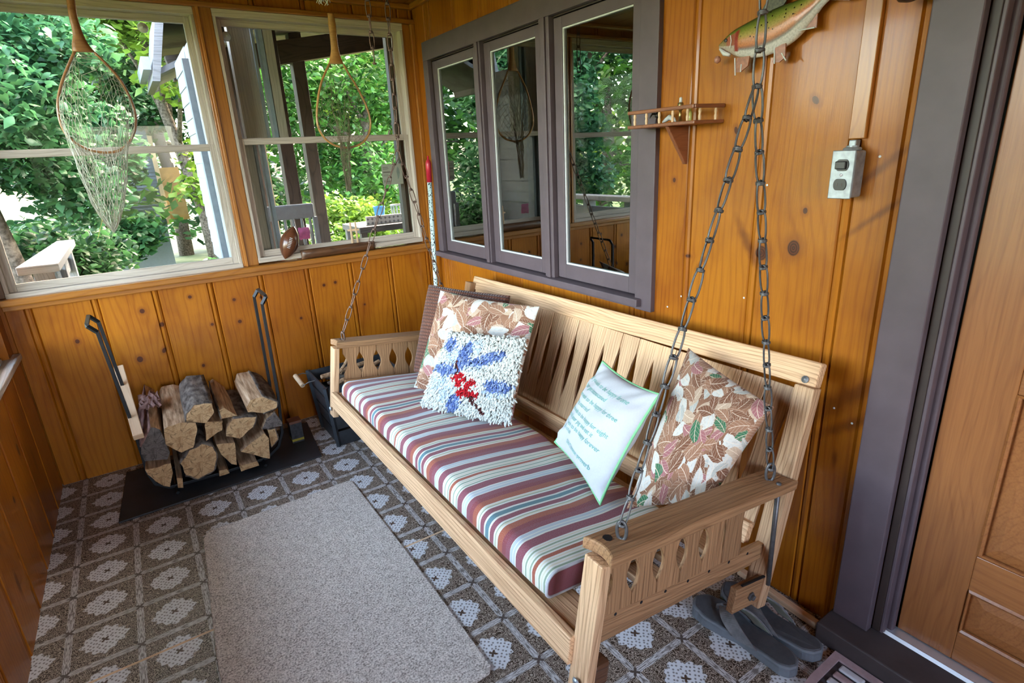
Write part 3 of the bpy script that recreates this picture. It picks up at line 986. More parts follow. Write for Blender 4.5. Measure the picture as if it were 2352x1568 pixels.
# frame and casing of the door
frm = bpy.data.objects.new('door_2', None)
COL.objects.link(frm)
frm.location = (XR, 0.52, 0)
struct(frm)
abox('door_casing', XR - 0.021, XR + 0.004, 0.489, 0.578, 0.060, ZC, B, frm, 0.003)
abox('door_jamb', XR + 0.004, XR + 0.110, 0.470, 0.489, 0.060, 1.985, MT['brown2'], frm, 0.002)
abox('door_stop', XR + 0.030, XR + 0.050, 0.450, 0.472, 0.062, 1.985, B, frm, 0.004)
abox('door_weatherstrip', XR + 0.004, XR + 0.030, 0.462, 0.470, 0.062, 1.985, MT['brown'], frm, 0.002)
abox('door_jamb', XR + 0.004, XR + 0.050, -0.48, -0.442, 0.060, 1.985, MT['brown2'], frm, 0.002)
abox('door_casing', XR - 0.021, XR + 0.004, -0.57, -0.478, 0.060, ZC, B, frm, 0.003)
thr = struct(abox('trim_30', 1.312, 1.520, -0.60, 0.585, 0.0, 0.058, simple('worn_dark_threshold', (0.062, 0.050, 0.050), 0.55, var=0.25, scale=12), None, 0.004))
mb = MB()
mb.prism([(1.414, 0.058), (1.418, 0.067), (1.424, 0.064), (1.456, 0.064), (1.456, 0.058)], -0.44, 0.470, M=Matrix(((1, 0, 0, 0), (0, 0, 1, 0), (0, 1, 0, 0), (0, 0, 0, 1))))
struct(build('trim_31', mb, MT['alu'], fix=True))

# ------------------------------------------------------------------ porch swing
swing = thing('porch_swing', 'weathered oak porch swing with slatted back and arms hanging from chains', 'swing', (0.86, 1.485, 0.20))
OAK, OAKD = MT['oak'], MT['oakd']
YN, YFAR = 0.665, 2.300


def arm_z(x):
    return 0.586 - 0.122 * (x - 0.66)


def plate(name, pts, th, p0, p1, wdir, mat, parent, bev=0.003):
    off = parent.location
    M = frame(Vector(p0) - off, Vector(p1) - off, wdir)
    return build(name, MB().prism(pts, -th / 2, th / 2), mat, parent, M, bev=bev, fix=True)


def waist(L, wd, cut_l, cut_r, t0=0.22, t1=0.80):
    a, b = [], []
    for i in range(17):
        t = i / 16.0
        k = math.sin(PI * (t - t0) / (t1 - t0)) if t0 < t < t1 else 0.0
        x_ = (t - 0.5) * L
        a.append((x_, -wd / 2 + cut_l * k))
        b.append((x_, wd / 2 - cut_r * k))
    return a + b[::-1]


for yc, sgn in ((YN, -1), (YFAR, 1)):
    # armrest, hollowed at both ends
    xa, xb, hw = 0.592, 1.205, 0.040
    L = (xb - xa) / math.cos(math.atan(0.122))
    o_ = []
    for i in range(9):
        t = -1 + i / 4.0
        o_.append((-L / 2 + 0.014 * (1 - t * t), -t * hw))
    for i in range(9):
        t = -1 + i / 4.0
        o_.append((L / 2 - 0.014 * (1 - t * t), t * hw))
    plate('armrest', o_, 0.026, (xa, yc, arm_z(xa) - 0.013), (xb, yc, arm_z(xb) - 0.013), (0, 1, 0), OAKD, swing, 0.004)
    # front post, back post
    bar('front_post', (0.598, yc, arm_z(0.60) - 0.028), (0.552, yc + 0.004, 0.262), 0.052, 0.024, (0, 1, 0), OAK, swing)
    bar('rear_post', (1.270, yc, 0.735), (1.132, yc, 0.165), 0.050, 0.034, (0, 1, 0), OAK if sgn < 0 else OAKD, swing)
    # lower side rail
    bar('side_rail', (0.610, yc - 0.010 * -sgn * -1, 0.398), (1.160, yc - 0.010 * -sgn * -1, 0.312), 0.044, 0.018, (0, 0, 1), OAKD, swing)
    # side slats with waists
    n = 6
    for i in range(n):
        xc = 0.662 + 0.0738 * i
        zb = 0.405 - 0.156 * (xc - 0.62)
        zt = arm_z(xc) - 0.026
        Ls = zt - zb
        sl = build('arm_slat', MB().prism(waist(Ls, 0.0725, 0.004 if i == 5 else 0.017, 0.017 if i < 4 else 0.004, 0.26, 0.80), -0.0045, 0.0045), OAKD, swing,
                   frame(local(swing, (xc - 0.010, yc + 0.006 * -sgn, zb)), local(swing, (xc, yc + 0.006 * -sgn, zt)), (1, 0, 0)), bev=0.002, fix=True)
    # seat bearer and steel fittings
    bar('seat_bearer', (0.575, yc - sgn * 0.034, 0.346), (1.165, yc - sgn * 0.034, 0.272), 0.024, 0.028, (0, 0, 1), OAKD, swing)
    bar('bearer_end', (0.568, yc + sgn * 0.002, 0.300), (0.612, yc + sgn * 0.002, 0.294), 0.058, 0.034, (0, 0, 1), MT['walnut'], swing, 0.008)
    bar('steel_bracket', (1.05, yc + sgn * 0.016, 0.272), (1.150, yc + sgn * 0.020, 0.256), 0.004, 0.007, (0, 0, 1), MT['black'], swing, 0.001)
    bar('bracket_block', (1.020, yc + sgn * 0.010, 0.240), (1.155, yc + sgn * 0.010, 0.215), 0.068, 0.020, (0, 0, 1), OAKD, swing)
    mb = MB().tube([local(swing, (1.141, yc + sgn * 0.028, arm_z(1.14) + 0.004)), local(swing, (1.144, yc + sgn * 0.028, 0.235))], 0.006, 8)
    build('steel_rod', mb, MT['iron'], swing, smooth=True)
    mb = MB().lathe([(0.0095, 0), (0.0095, 0.002), (0.007, 0.005), (0.001, 0.006)], 14)
    q = build('bolt_head', mb, MT['zinc'], swing, Matrix.Translation(local(swing, (0.5405, yc, 0.300))) @ Matrix.Rotation(-PI / 2 - 0.15, 4, 'Y'))
    mb = MB().lathe([(0.012, 0), (0.012, 0.003), (0.007, 0.004), (0.007, 0.010), (0.002, 0.011)], 6)
    q = build('bolt_head', mb, MT['iron'], swing, Matrix.Translation(local(swing, (1.085, yc + sgn * 0.021, 0.225))) @ Matrix.Rotation(PI / 2 * (1 if sgn < 0 else -1), 4, 'X'))
    mb = MB().lathe([(0.009, 0), (0.009, 0.002), (0.002, 0.004)], 12)
    build('rail_bolt', mb, MT['iron'], swing, Matrix.Translation(local(swing, (1.276, yc + sgn * -0.012, 0.747 if sgn < 0 else 0.722))) @ Matrix.Rotation(-PI / 2 + 0.35, 4, 'Y'))
    for k in range(7):
        mb = MB().lathe([(0.004, 0), (0.004, 0.001), (0.001, 0.002)], 8)
        xx = 0.645 + k * 0.0738
        build('rail_screw', mb, MT['black'], swing, Matrix.Translation(local(swing, (xx, yc - 0.010 * -sgn * -1 + sgn * 0.0085, 0.412 - 0.156 * (xx - 0.61)))) @ Matrix.Rotation(PI / 2 * (1 if sgn < 0 else -1), 4, 'X'))
    mb = MB().lathe([(0.010, 0), (0.010, 0.001), (0.002, 0.0015)], 10)
    build('arm_screw', mb, MT['black'], swing, Matrix.Translation(local(swing, (0.632, yc + 0.012, arm_z(0.632)))))

# back: top rail, bottom rail, slats
lean = Vector((0.342, 0, 0.94))
bar('top_rail', (1.297, 0.650, 0.758), (1.297, 2.308, 0.727), 0.062, 0.030, lean, OAK, swing, 0.005)
bar('bottom_rail', (1.142, 0.700, 0.352), (1.142, 2.262, 0.352), 0.056, 0.026, lean, OAK, swing, 0.003)
for i in range(21):
    yy = 0.738 + 0.0745 * i
    p0, p1 = Vector((1.158, yy, 0.360)), Vector((1.283, yy + 0.0015 * (i % 3 - 1), 0.716))
    L = (p1 - p0).length
    plate('back_slat', waist(L, 0.0738, 0.013 + 0.002 * (i % 2), 0.014, 0.20, 0.88), 0.010, p0, p1, (0, 1, 0), OAK, swing, 0.0015)
# seat
bar('front_rail', (0.553, 0.690, 0.350), (0.553, 2.272, 0.350), 0.066, 0.022, (0.12, 0, 0.99), OAK, swing, 0.003)
for i in range(5):
    xx = 0.612 + i * 0.115
    zz = 0.366 - 0.122 * (xx - 0.56)
    bar('seat_slat', (xx, 0.690, zz), (xx, 2.272, zz), 0.078, 0.018, (1, 0, -0.122), OAK, swing, 0.002)

# ------------------------------------------------------------------ chains
def link_mesh():
    """one link of twisted wire chain: long loop with the wire wound round its waist"""
    mb = MB()
    pts = []
    a, b = 0.0315, 0.0092
    for i in range(22):
        q = 2 * PI * i / 22
        c, s = math.cos(q), math.sin(q)
        pts.append((a * math.copysign(abs(c) ** 0.75, c), b * math.copysign(abs(s) ** 0.8, s), 0.0008 * math.sin(2 * q)))
    mb.tube(pts, 0.0021, 7, closed=True)
    coil = []
    for i in range(25):
        q = 2 * PI * i / 10
        coil.append((0.0295 + 0.0024 * (i / 12.0 - 1), 0.0078 * math.cos(q), 0.0062 * math.sin(q)))
    mb.tube(coil, 0.0019, 6)
    return mb


LINK_G = fixn(link_mesh().mesh('link', MT['iron'], True))
LINK_R = fixn(link_mesh().mesh('link', MT['rust'], True))


def chain_run(parent, p0, p1, me, pitch=0.0555, phase=0):
    p0, p1 = Vector(p0), Vector(p1)
    L = (p1 - p0).length
    n = max(1, round(L / pitch))
    ax = (p1 - p0).normalized()
    side = Vector((0.62, -0.78, 0))
    for i in range(n):
        c = p0 + (p1 - p0) * ((i + 0.5) / n)
        ang = PI / 4 + (PI / 2) * ((i + phase) % 2) + R.uniform(-0.25, 0.25)
        M = frame(c - ax - parent.location, c + ax - parent.location, side) @ Matrix.Rotation(ang, 4, 'X')
        link('link', me, parent, M)


def eye_bolt(parent, p, r=0.014, mat='iron', yaw=0.0):
    pts = [(0, 0.58 * r * math.cos(2 * PI * k / 18), 1.15 * r + 1.35 * r * math.sin(2 * PI * k / 18)) for k in range(18)]
    mb = MB().tube(pts, 0.0034, 8, closed=True)
    mb.tube([(0, 0, 0.002), (0, 0, -0.012)], 0.0038, 8)
    build('eye_bolt', mb, MT[mat], parent, Matrix.Translation(local(parent, p)) @ Matrix.Rotation(yaw, 4, 'Z'), smooth=True, fix=True)


ch = thing('swing_chain', 'grey twisted-link chain holding up the swing arm by the door', 'chain', (0.97, YN, ZC))
J = Vector((0.972, 0.665, 1.392))
chain_run(ch, (0.966, 0.665, ZC), J, LINK_G)
chain_run(ch, J, (0.657, 0.662, 0.618), LINK_G, phase=1)
chain_run(ch, J, (1.141, 0.662, 0.560), LINK_G)
eye_bolt(ch, (0.655, 0.662, arm_z(0.655)), 0.016, 'iron', 0.6)
eye_bolt(ch, (1.141, 0.661, arm_z(1.141)), 0.018, 'iron', 1.0)
ch2 = thing('swing_chain', 'rusty brown twisted-link chain holding up the swing arm by the firewood', 'chain', (0.97, YFAR, ZC))
J2 = Vector((0.974, 2.30, 1.335))
chain_run(ch2, (0.998, 2.30, ZC), J2, LINK_R)
chain_run(ch2, J2, (0.640, 2.298, 0.622), LINK_R, phase=1)
chain_run(ch2, J2, (1.160, 2.300, 0.545), LINK_R)
eye_bolt(ch2, (0.637, 2.298, arm_z(0.637)), 0.015, 'rust', 0.4)
eye_bolt(ch2, (1.160, 2.300, arm_z(1.160)), 0.015, 'rust', 1.0)
ch3 = thing('spare_chain', 'short loose end of chain dangling from the ceiling', 'chain', (0.90, 2.28, ZC))
chain_run(ch3, (0.905, 2.28, ZC), (0.905, 2.275, 1.655), LINK_R)

# ------------------------------------------------------------------ striped seat cushion
def cushion():
    T = math.atan(0.122)
    ex, ez = Vector((math.cos(T), 0, -math.sin(T))), Vector((math.sin(T), 0, math.cos(T)))
    y0, y1, D, H = 0.800, 2.185, 0.432, 0.066
    prof = []
    r1, r2 = 0.030, 0.016
    for k in range(7):
        q = PI + PI / 2 * k / 6
        prof.append((r2 + r2 * math.cos(q), r2 + r2 * math.sin(q)))
    prof += [(D * t, 0) for t in (0.25, 0.5, 0.75)]
    for k in range(5):
        q = -PI / 2 + PI / 2 * k / 4
        prof.append((D - r2 + r2 * math.cos(q), r2 + r2 * math.sin(q)))
    for k in range(5):
        q = PI / 2 * k / 4
        prof.append((D - r2 + r2 * math.cos(q), H - r2 + r2 * math.sin(q)))
    prof += [(D * t, H) for t in (0.9, 0.8, 0.7, 0.6, 0.5, 0.4, 0.3, 0.2)]
    for k in range(7):
        q = PI / 2 + PI / 2 * k / 6
        prof.append((r1 + r1 * math.cos(q), H - r1 + r1 * math.sin(q)))
    n = len(prof)
    per = [0.0]
    for i in range(1, n):
        per.append(per[-1] + math.dist(prof[i], prof[i - 1]))
    mb = MB()
    uv = []
    ny = 120
    O = Vector((0.566, 0, 0.384))
    for j in range(ny + 1):
        t = j / ny
        yy = y0 + (y1 - y0) * t
        e = min(t, 1 - t) * (y1 - y0)
        sq = 1.0 - 0.10 * math.exp(-e / 0.02)
        for i, (d, h) in enumerate(prof):
            puff = 0.010 * math.sin(PI * d / D) * (1 - math.exp(-e / 0.08)) * (1 if h > H * 0.5 else 0)
            wr = 0.0
            if h > H * 0.5:
                wr = 0.004 * noise.noise(Vector((yy * 9, d * 5, 0))) + 0.010 * max(0, d / D - 0.45) * math.sin(yy * 22 + 2.5 * noise.noise(Vector((yy * 4, d * 6, 3)))) * (1 if 0.8 < yy < 1.35 or yy > 1.85 else 0.25)
            dd = D / 2 + (d - D / 2) * (0.985 + 0.015 * (1 - math.exp(-e / 0.03)))
            hh = H / 2 + (h - H / 2) * sq + puff + wr
            p = O + ex * dd + ez * hh
            mb.v.append((p.x, yy + 0.004 * noise.noise(Vector((d * 8, yy * 3, 7))), p.z))
            uv.append((yy - y0 + 0.010 * noise.noise(Vector((d * 7, yy * 4, 1))) * (1 if h > 0.03 else 0), per[i]))
    for j in range(ny):
        for i in range(n):
            k = (i + 1) % n
            mb.f.append((j * n + i, j * n + k, (j + 1) * n + k, (j + 1) * n + i))
    mb.m = [0] * len(mb.f)
    # end panels in plain maroon
    for j, s in ((0, -1), (ny, 1)):
        o = len(mb.v)
        for i in range(n):
            mb.v.append(mb.v[j * n + i])
            uv.append((0.391 * 0.255, per[i]))
        c = [sum(mb.v[o + i][a] for i in range(n)) / n for a in range(3)]
        mb.v.append((c[0], c[1] + s * 0.006, c[2]))
        uv.append((0.391 * 0.255, 0))
        for i in range(n):
            k = (i + 1) % n
            mb.f.append((o + i, o + k, o + n) if s < 0 else (o + k, o + i, o + n))
            mb.m.append(0)
    mb.uv = uv
    c = thing('seat_cushion', 'long striped seat cushion in maroon, blue and cream on the swing', 'cushion', (0.78, 1.49, 0.37))
    for a in range(len(mb.v)):
        mb.v[a] = tuple(Vector(mb.v[a]) - c.location)
    o = build('cushion_body', mb, MT['stripe'], c, smooth=True, fix=True)
    for j in (0, ny):
        pts = [Vector(mb.v[j * n + i]) for i in range(n)]
        build('cushion_piping', MB().tube(pts, 0.0035, 6, closed=True), MT['cotton'], c, smooth=True)
    return c


cushion()


# ------------------------------------------------------------------ pillows
def pillow_surface(TL, TR, BL, BR, T, pinch=0.06, wr=0.006, seed=0.0, exp=0.55, bend=0.0):
    TL, TR, BL, BR = map(Vector, (TL, TR, BL, BR))
    nrm = ((TR - TL) + (BR - BL)).cross((TL - BL) + (TR - BR)).normalized()
    if nrm.x > 0:
        nrm = -nrm

    def S(u, v, side=1, lift=0.0):
        uu = u * (1 - pinch * (1 - v * v))
        vv = v * (1 - pinch * (1 - u * u))
        a, b = (uu + 1) / 2, (vv + 1) / 2
        p = (BL * (1 - a) + BR * a) * (1 - b) + (TL * (1 - a) + TR * a) * b
        e = max(0.0, (1 - u * u) * (1 - v * v))
        h = T * e ** exp
        cr = (abs(u) * abs(v)) ** 1.5
        h += wr * (noise.noise(Vector((u * 2.2 + seed, v * 2.2, side * 3.1))) + 0.8 * cr * math.sin((u - v * side) * 14 + seed)) * min(1, e * 6)
        return p + nrm * (side * h + bend * (u * u + v * v) + lift * side)
    S.n = nrm
    return S


def pillow(name, S, mat, label, group=None, N=30, pipe=None, pipe_r=0.004):
    base = S(0, -1, 1)
    th = thing(name, label, 'pillow', tuple(base), group)
    mb = MB()
    uv = []
    for side in (1, -1):
        o = len(mb.v)
        for j in range(N + 1):
            for i in range(N + 1):
                u, v = math.sin((i / N - 0.5) * PI), math.sin((j / N - 0.5) * PI)
                mb.v.append(tuple(S(u, v, side) - th.location))
                uv.append(((u + 1) * 0.24 + (0.6 if side < 0 else 0), (v + 1) * 0.24))
        for j in range(N):
            for i in range(N):
                q = (o + j * (N + 1) + i, o + j * (N + 1) + i + 1, o + (j + 1) * (N + 1) + i + 1, o + (j + 1) * (N + 1) + i)
                mb.f.append(q if side > 0 else q[::-1])
                mb.m.append(0)
    mb.uv = uv
    me = mb.mesh('pillow_cover', mat, True)
    b = bmesh.new()
    b.from_mesh(me)
    bmesh.ops.remove_doubles(b, verts=b.verts[:], dist=0.0004)
    bmesh.ops.recalc_face_normals(b, faces=b.faces[:])
    b.to_mesh(me)
    b.free()
    link('pillow_cover', me, th)
    if pipe:
        pts = []
        for k in range(4 * 16):
            s, f = divmod(k, 16)
            f = f / 8.0 - 1
            u, v = ((f, -1), (1, f), (-f, 1), (-1, -f))[s]
            pts.append(S(u, v, 1) - th.location)
        build('piping', MB().tube(pts, pipe_r, 6, closed=True), pipe, th, smooth=True)
    return th


S_cro = pillow_surface((1.035, 2.255, 0.770), (1.195, 1.850, 0.762), (0.880, 2.160, 0.425), (1.030, 1.760, 0.420), 0.058, 0.03, 0.004, 5, 0.35)
pillow('pillow', S_cro, MT['crochet'], 'brown crocheted pillow at the back of the pillow pile')
S_l1 = pillow_surface((0.985, 2.045, 0.787), (1.150, 1.590, 0.776), (0.792, 1.965, 0.438), (0.955, 1.500, 0.430), 0.052, 0.045, 0.005, 1)
pillow('pillow', S_l1, MT['leaf1'], 'square leaf-print pillow between the crocheted and the shaggy pillow')
S_l2 = pillow_surface((1.200, 0.968, 0.770), (1.130, 0.662, 0.722), (0.868, 0.862, 0.452), (1.020, 0.738, 0.470), 0.055, 0.03, 0.007, 8)
pillow('pillow', S_l2, MT['leaf2'], 'leaf-print pillow slumped in the swing corner nearest the door')
S_w = pillow_surface((1.085, 1.186, 0.696), (1.020, 0.904, 0.703), (0.955, 1.262, 0.438), (0.842, 0.930, 0.440), 0.060, 0.085, 0.014, 3)
wp = pillow('pillow', S_w, MT['cotton'], 'white pillow with green piping and embroidered green verse', pipe=MT['piping'])
LINES = [('If you wish to be happy for one', -0.80, 0.62), ('hour get intoxicated', -0.80, 0.45), ('If you wish to be happy for three', -0.84, 0.26), ('days get married', -0.84, 0.09),
         ('If you wish to be happy for eight', -0.86, -0.08), ('days kill your pig and eat it', -0.86, -0.23), ('If you wish to be happy forever', -0.84, -0.38), ('learn to fish', -0.82, -0.52), ('Old Chinese proverb', -0.40, -0.74)]
for s, u0, v0 in LINES:
    cu = bpy.data.curves.new('lettering', 'FONT')
    cu.body = s
    cu.size = 1.0
    cu.shear = 0.3
    cu.resolution_u = 2
    tmp = bpy.data.objects.new('tmp', cu)
    COL.objects.link(tmp)
    dg = bpy.context.evaluated_depsgraph_get()
    me0 = tmp.evaluated_get(dg).to_mesh()
    wdt = max(v.co.x for v in me0.vertices)
    k = min(0.118, (0.90 - u0) / wdt)
    vs = [wp.matrix_world.inverted() @ Vector((0, 0, 0)) for _ in ()]
    vs = [tuple(S_w(u0 + v.co.x * k, v0 + v.co.y * 0.135, 1, 0.0012) - wp.location) for v in me0.vertices]
    fs = [tuple(p.vertices) for p in me0.polygons]
    tmp.to_mesh_clear()
    bpy.data.objects.remove(tmp)
    mb = MB()
    mb.add(vs, fs)
    build('lettering', mb, MT['thread'], wp)

# shaggy latch-hook pillow
S_h = pillow_surface((0.872, 1.752, 0.706), (1.002, 1.462, 0.722), (0.742, 1.782, 0.446), (0.915, 1.450, 0.440), 0.030, 0.03, 0.002, 2)
hp = pillow('pillow', S_h, MT['leaf1'], 'shaggy white latch-hook pillow with blue petals and red berries', N=16)
BLUE, LBL, WHT, RED, BRN = (0.095, 0.15, 0.37), (0.42, 0.53, 0.66), (0.58, 0.61, 0.58), (0.42, 0.014, 0.022), (0.07, 0.022, 0.022)
# petals: centre u, v, radius along, radius across, angle
PET = [(-0.74, 0.68, 0.20, 0.14, -0.9), (-0.27, 0.48, 0.36, 0.15, 1.55), (0.28, 0.46, 0.44, 0.13, 0.42), (-0.62, 0.06, 0.36, 0.13, 0.08), (0.66, -0.14, 0.28, 0.15, 0.12), (-0.22, -0.74, 0.26, 0.14, 1.35)]
HAL = [(-0.62, -0.30, 0.26, 0.20, 0.3), (-0.42, -0.52, 0.24, 0.20, 1.2), (0.62, -0.32, 0.30, 0.13, 0.1), (-0.60, 0.52, 0.20, 0.22, 0.5), (-0.10, 0.70, 0.2, 0.2, 0), (0.10, 0.30, 0.34, 0.18, 0.5), (-0.60, 0.22, 0.36, 0.12, 0.1)]
BER = [(-0.34, -0.08), (-0.14, -0.10), (0.12, -0.16), (-0.22, -0.22), (0.00, -0.24), (-0.06, -0.36), (0.08, -0.44), (0.20, -0.42), (-0.20, -0.02), (-0.10, -0.46)]


def inside(u, v, e):
    c, s = math.cos(e[4]), math.sin(e[4])
    a, b = (u - e[0]) * c + (v - e[1]) * s, -(u - e[0]) * s + (v - e[1]) * c
    return (a / e[2]) ** 2 + (b / e[3]) ** 2


def seg_d(u, v, a, b):
    ax, ay, bx, by = *a, *b
    t = max(0, min(1, ((u - ax) * (bx - ax) + (v - ay) * (by - ay)) / ((bx - ax) ** 2 + (by - ay) ** 2)))
    return math.hypot(u - ax - t * (bx - ax), v - ay - t * (by - ay))


mb = MB()
cols = []
NG = 64
for j in range(NG):
    for i in range(NG):
        u, v = -0.985 + 1.97 * (i + R.uniform(-0.4, 0.4) + 0.5) / NG, -0.985 + 1.97 * (j + R.uniform(-0.4, 0.4) + 0.5) / NG
        u, v = max(-1, min(1, u)), max(-1, min(1, v))
        c = WHT
        if min(inside(u, v, e) for e in HAL) < 1 and R.random() < 0.8:
            c = LBL
        if min(inside(u, v, e) for e in PET) < 1:
            c = BLUE
        if min(math.hypot(u - a, v - b) for a, b in BER) < 0.085:
            c = RED
        if min(seg_d(u, v, (-0.45, 0.34), (-0.32, 0.02)), seg_d(u, v, (0.10, -0.50), (0.46, -0.84))) < 0.035:
            c = BRN
        k = R.uniform(0.82, 1.12)
        if c in (BLUE, LBL):
            mx_ = R.choice((0, 0, 0.1, 0.3, 0.5)) if c is BLUE else R.choice((0, 0.2, 0.5, 0.8))
            to = LBL if c is BLUE else WHT
            c = tuple(a_ * (1 - mx_) + b_ * mx_ for a_, b_ in zip(c, to))
        c = tuple(min(1, q * k) for q in c)
        p = S_h(u, v, 1) - hp.location
        q1 = (S_h(min(1, u + 0.01), v, 1) - S_h(max(-1, u - 0.01), v, 1)).cross(S_h(u, min(1, v + 0.01), 1) - S_h(u, max(-1, v - 0.01), 1))
        n_ = q1.normalized() if q1.length > 1e-9 else S_h.n
        if n_.dot(S_h.n) < 0:
            n_ = -n_
        n_ = (n_ + Vector((R.uniform(-1, 1), R.uniform(-1, 1), R.uniform(-1.3, 0.5))) * 0.55).normalized()
        Lh = R.uniform(0.013, 0.019)
        mid = p + n_ * Lh * 0.55 + Vector((0, 0, -0.001))
        tip = p + (n_ + Vector((R.uniform(-.5, .5), R.uniform(-.5, .5), -0.5))) * Lh * 0.85
        o = len(mb.v)
        mb.tube([p, mid, tip], [0.0022, 0.0034, 0.0024], 5)
        cols += [c] * (len(mb.v) - o)
mb.col = cols
yp = build('yarn_pile', mb, MT['yarn'], hp, smooth=True)
yp['kind'] = 'stuff'

# ------------------------------------------------------------------ rug
o_ = [(-0.029, 2.120), (-0.018, 2.146), (0.0, 2.160), (0.535, 2.176), (0.548, 2.165), (0.552, 1.62), (0.546, 1.030), (0.530, 1.012), (-0.06, 0.99), (-0.062, 1.5)]
mb = MB().prism([(a - 0.25, b - 1.6) for a, b in o_][::-1], 0.0, 0.010)
tag(build('rug', mb, MT['rug'], None, Matrix.Translation((0.25, 1.6, 0.0005)), bev=0.004, fix=True), 'plain tan loop-pile rug on the patterned floor in front of the swing', 'rug')

# ------------------------------------------------------------------ firewood, rack and mat
o_ = [(-0.292, 2.445), (0.505, 2.468), (0.545, 2.88), (-0.262, 2.885)]
tag(build('hearth_mat', MB().prism([(a, b) for a, b in o_], 0.0025, 0.010), simple('black_mat', (0.022, 0.022, 0.024), 0.6, var=0.35, scale=9), bev=0.002, fix=True),
    'black rubber mat under the firewood rack', 'mat')


def end_mat(name, c1, c2):
    t = NT(name)
    p = t.obj()
    x, y, z = t.xyz(p)
    r = t.m('SQRT', t.m('ADD', t.m('MULTIPLY', x, x), t.m('MULTIPLY', z, z)))
    w_ = t.noise(p, 9.0, 2.0)
    ring = t.m('PINGPONG', t.m('ADD', t.m('MULTIPLY', r, 120.0), t.m('MULTIPLY', w_, 3.0)), 0.5)
    nz = t.noise(p, 45.0, 4.0)
    c = t.mix(t.m('ADD', t.m('MULTIPLY', ring, 0.5), t.maprange(nz, 0.42, 0.72, 0.0, 0.85)), c1, c2)
    crack = t.n('ShaderNodeTexVoronoi', {'Vector': t.comb(t.m('MULTIPLY', t.m('ARCTAN2', z, x), 1.3), t.m('MULTIPLY', r, 6.0), 0.0), 'Scale': 1.4}, feature='DISTANCE_TO_EDGE').outputs['Distance']
    c = t.mix(t.maprange(crack, 0.0, 0.035, 0.7, 0.0), c, tuple(q * 0.3 for q in c2))
    return t.pbr(c, 0.8, t.bump(nz, 0.5, 0.004), spec=0.2)


def split_mat():
    t = NT('split_wood')
    p = t.obj()
    x, y, z = t.xyz(p)
    f = t.noise(t.comb(t.m('MULTIPLY', x, 90.0), t.m('MULTIPLY', y, 7.0), t.m('MULTIPLY', z, 90.0)), 1.0, 4.0)
    c = t.ramp(f, [(0.3, (0.22, 0.125, 0.065)), (0.55, (0.50, 0.325, 0.19)), (0.75, (0.64, 0.47, 0.31))])
    return t.pbr(c, 0.8, t.bump(f, 0.6, 0.004), spec=0.2)


def bark_mat(name, a, b):
    t = NT(name)
    p = t.obj()
    x, y, z = t.xyz(p)
    f = t.noise(t.comb(t.m('MULTIPLY', x, 40.0), t.m('MULTIPLY', y, 18.0), t.m('MULTIPLY', z, 40.0)), 1.0, 5.0)
    c = t.ramp(f, [(0.35, a), (0.65, b)])
    return t.pbr(c, 0.9, t.bump(f, 0.9, 0.006), spec=0.15)


MT['end'] = end_mat('log_end_grain', (0.56, 0.37, 0.19), (0.34, 0.19, 0.085))
MT['end_grey'] = end_mat('weathered_log_end', (0.16, 0.135, 0.12), (0.075, 0.062, 0.055))
MT['split'] = split_mat()
MT['bark'] = bark_mat('tree_bark', (0.055, 0.042, 0.034), (0.24, 0.20, 0.165))
MT['bark_r'] = bark_mat('reddish_bark', (0.12, 0.06, 0.05), (0.32, 0.19, 0.16))

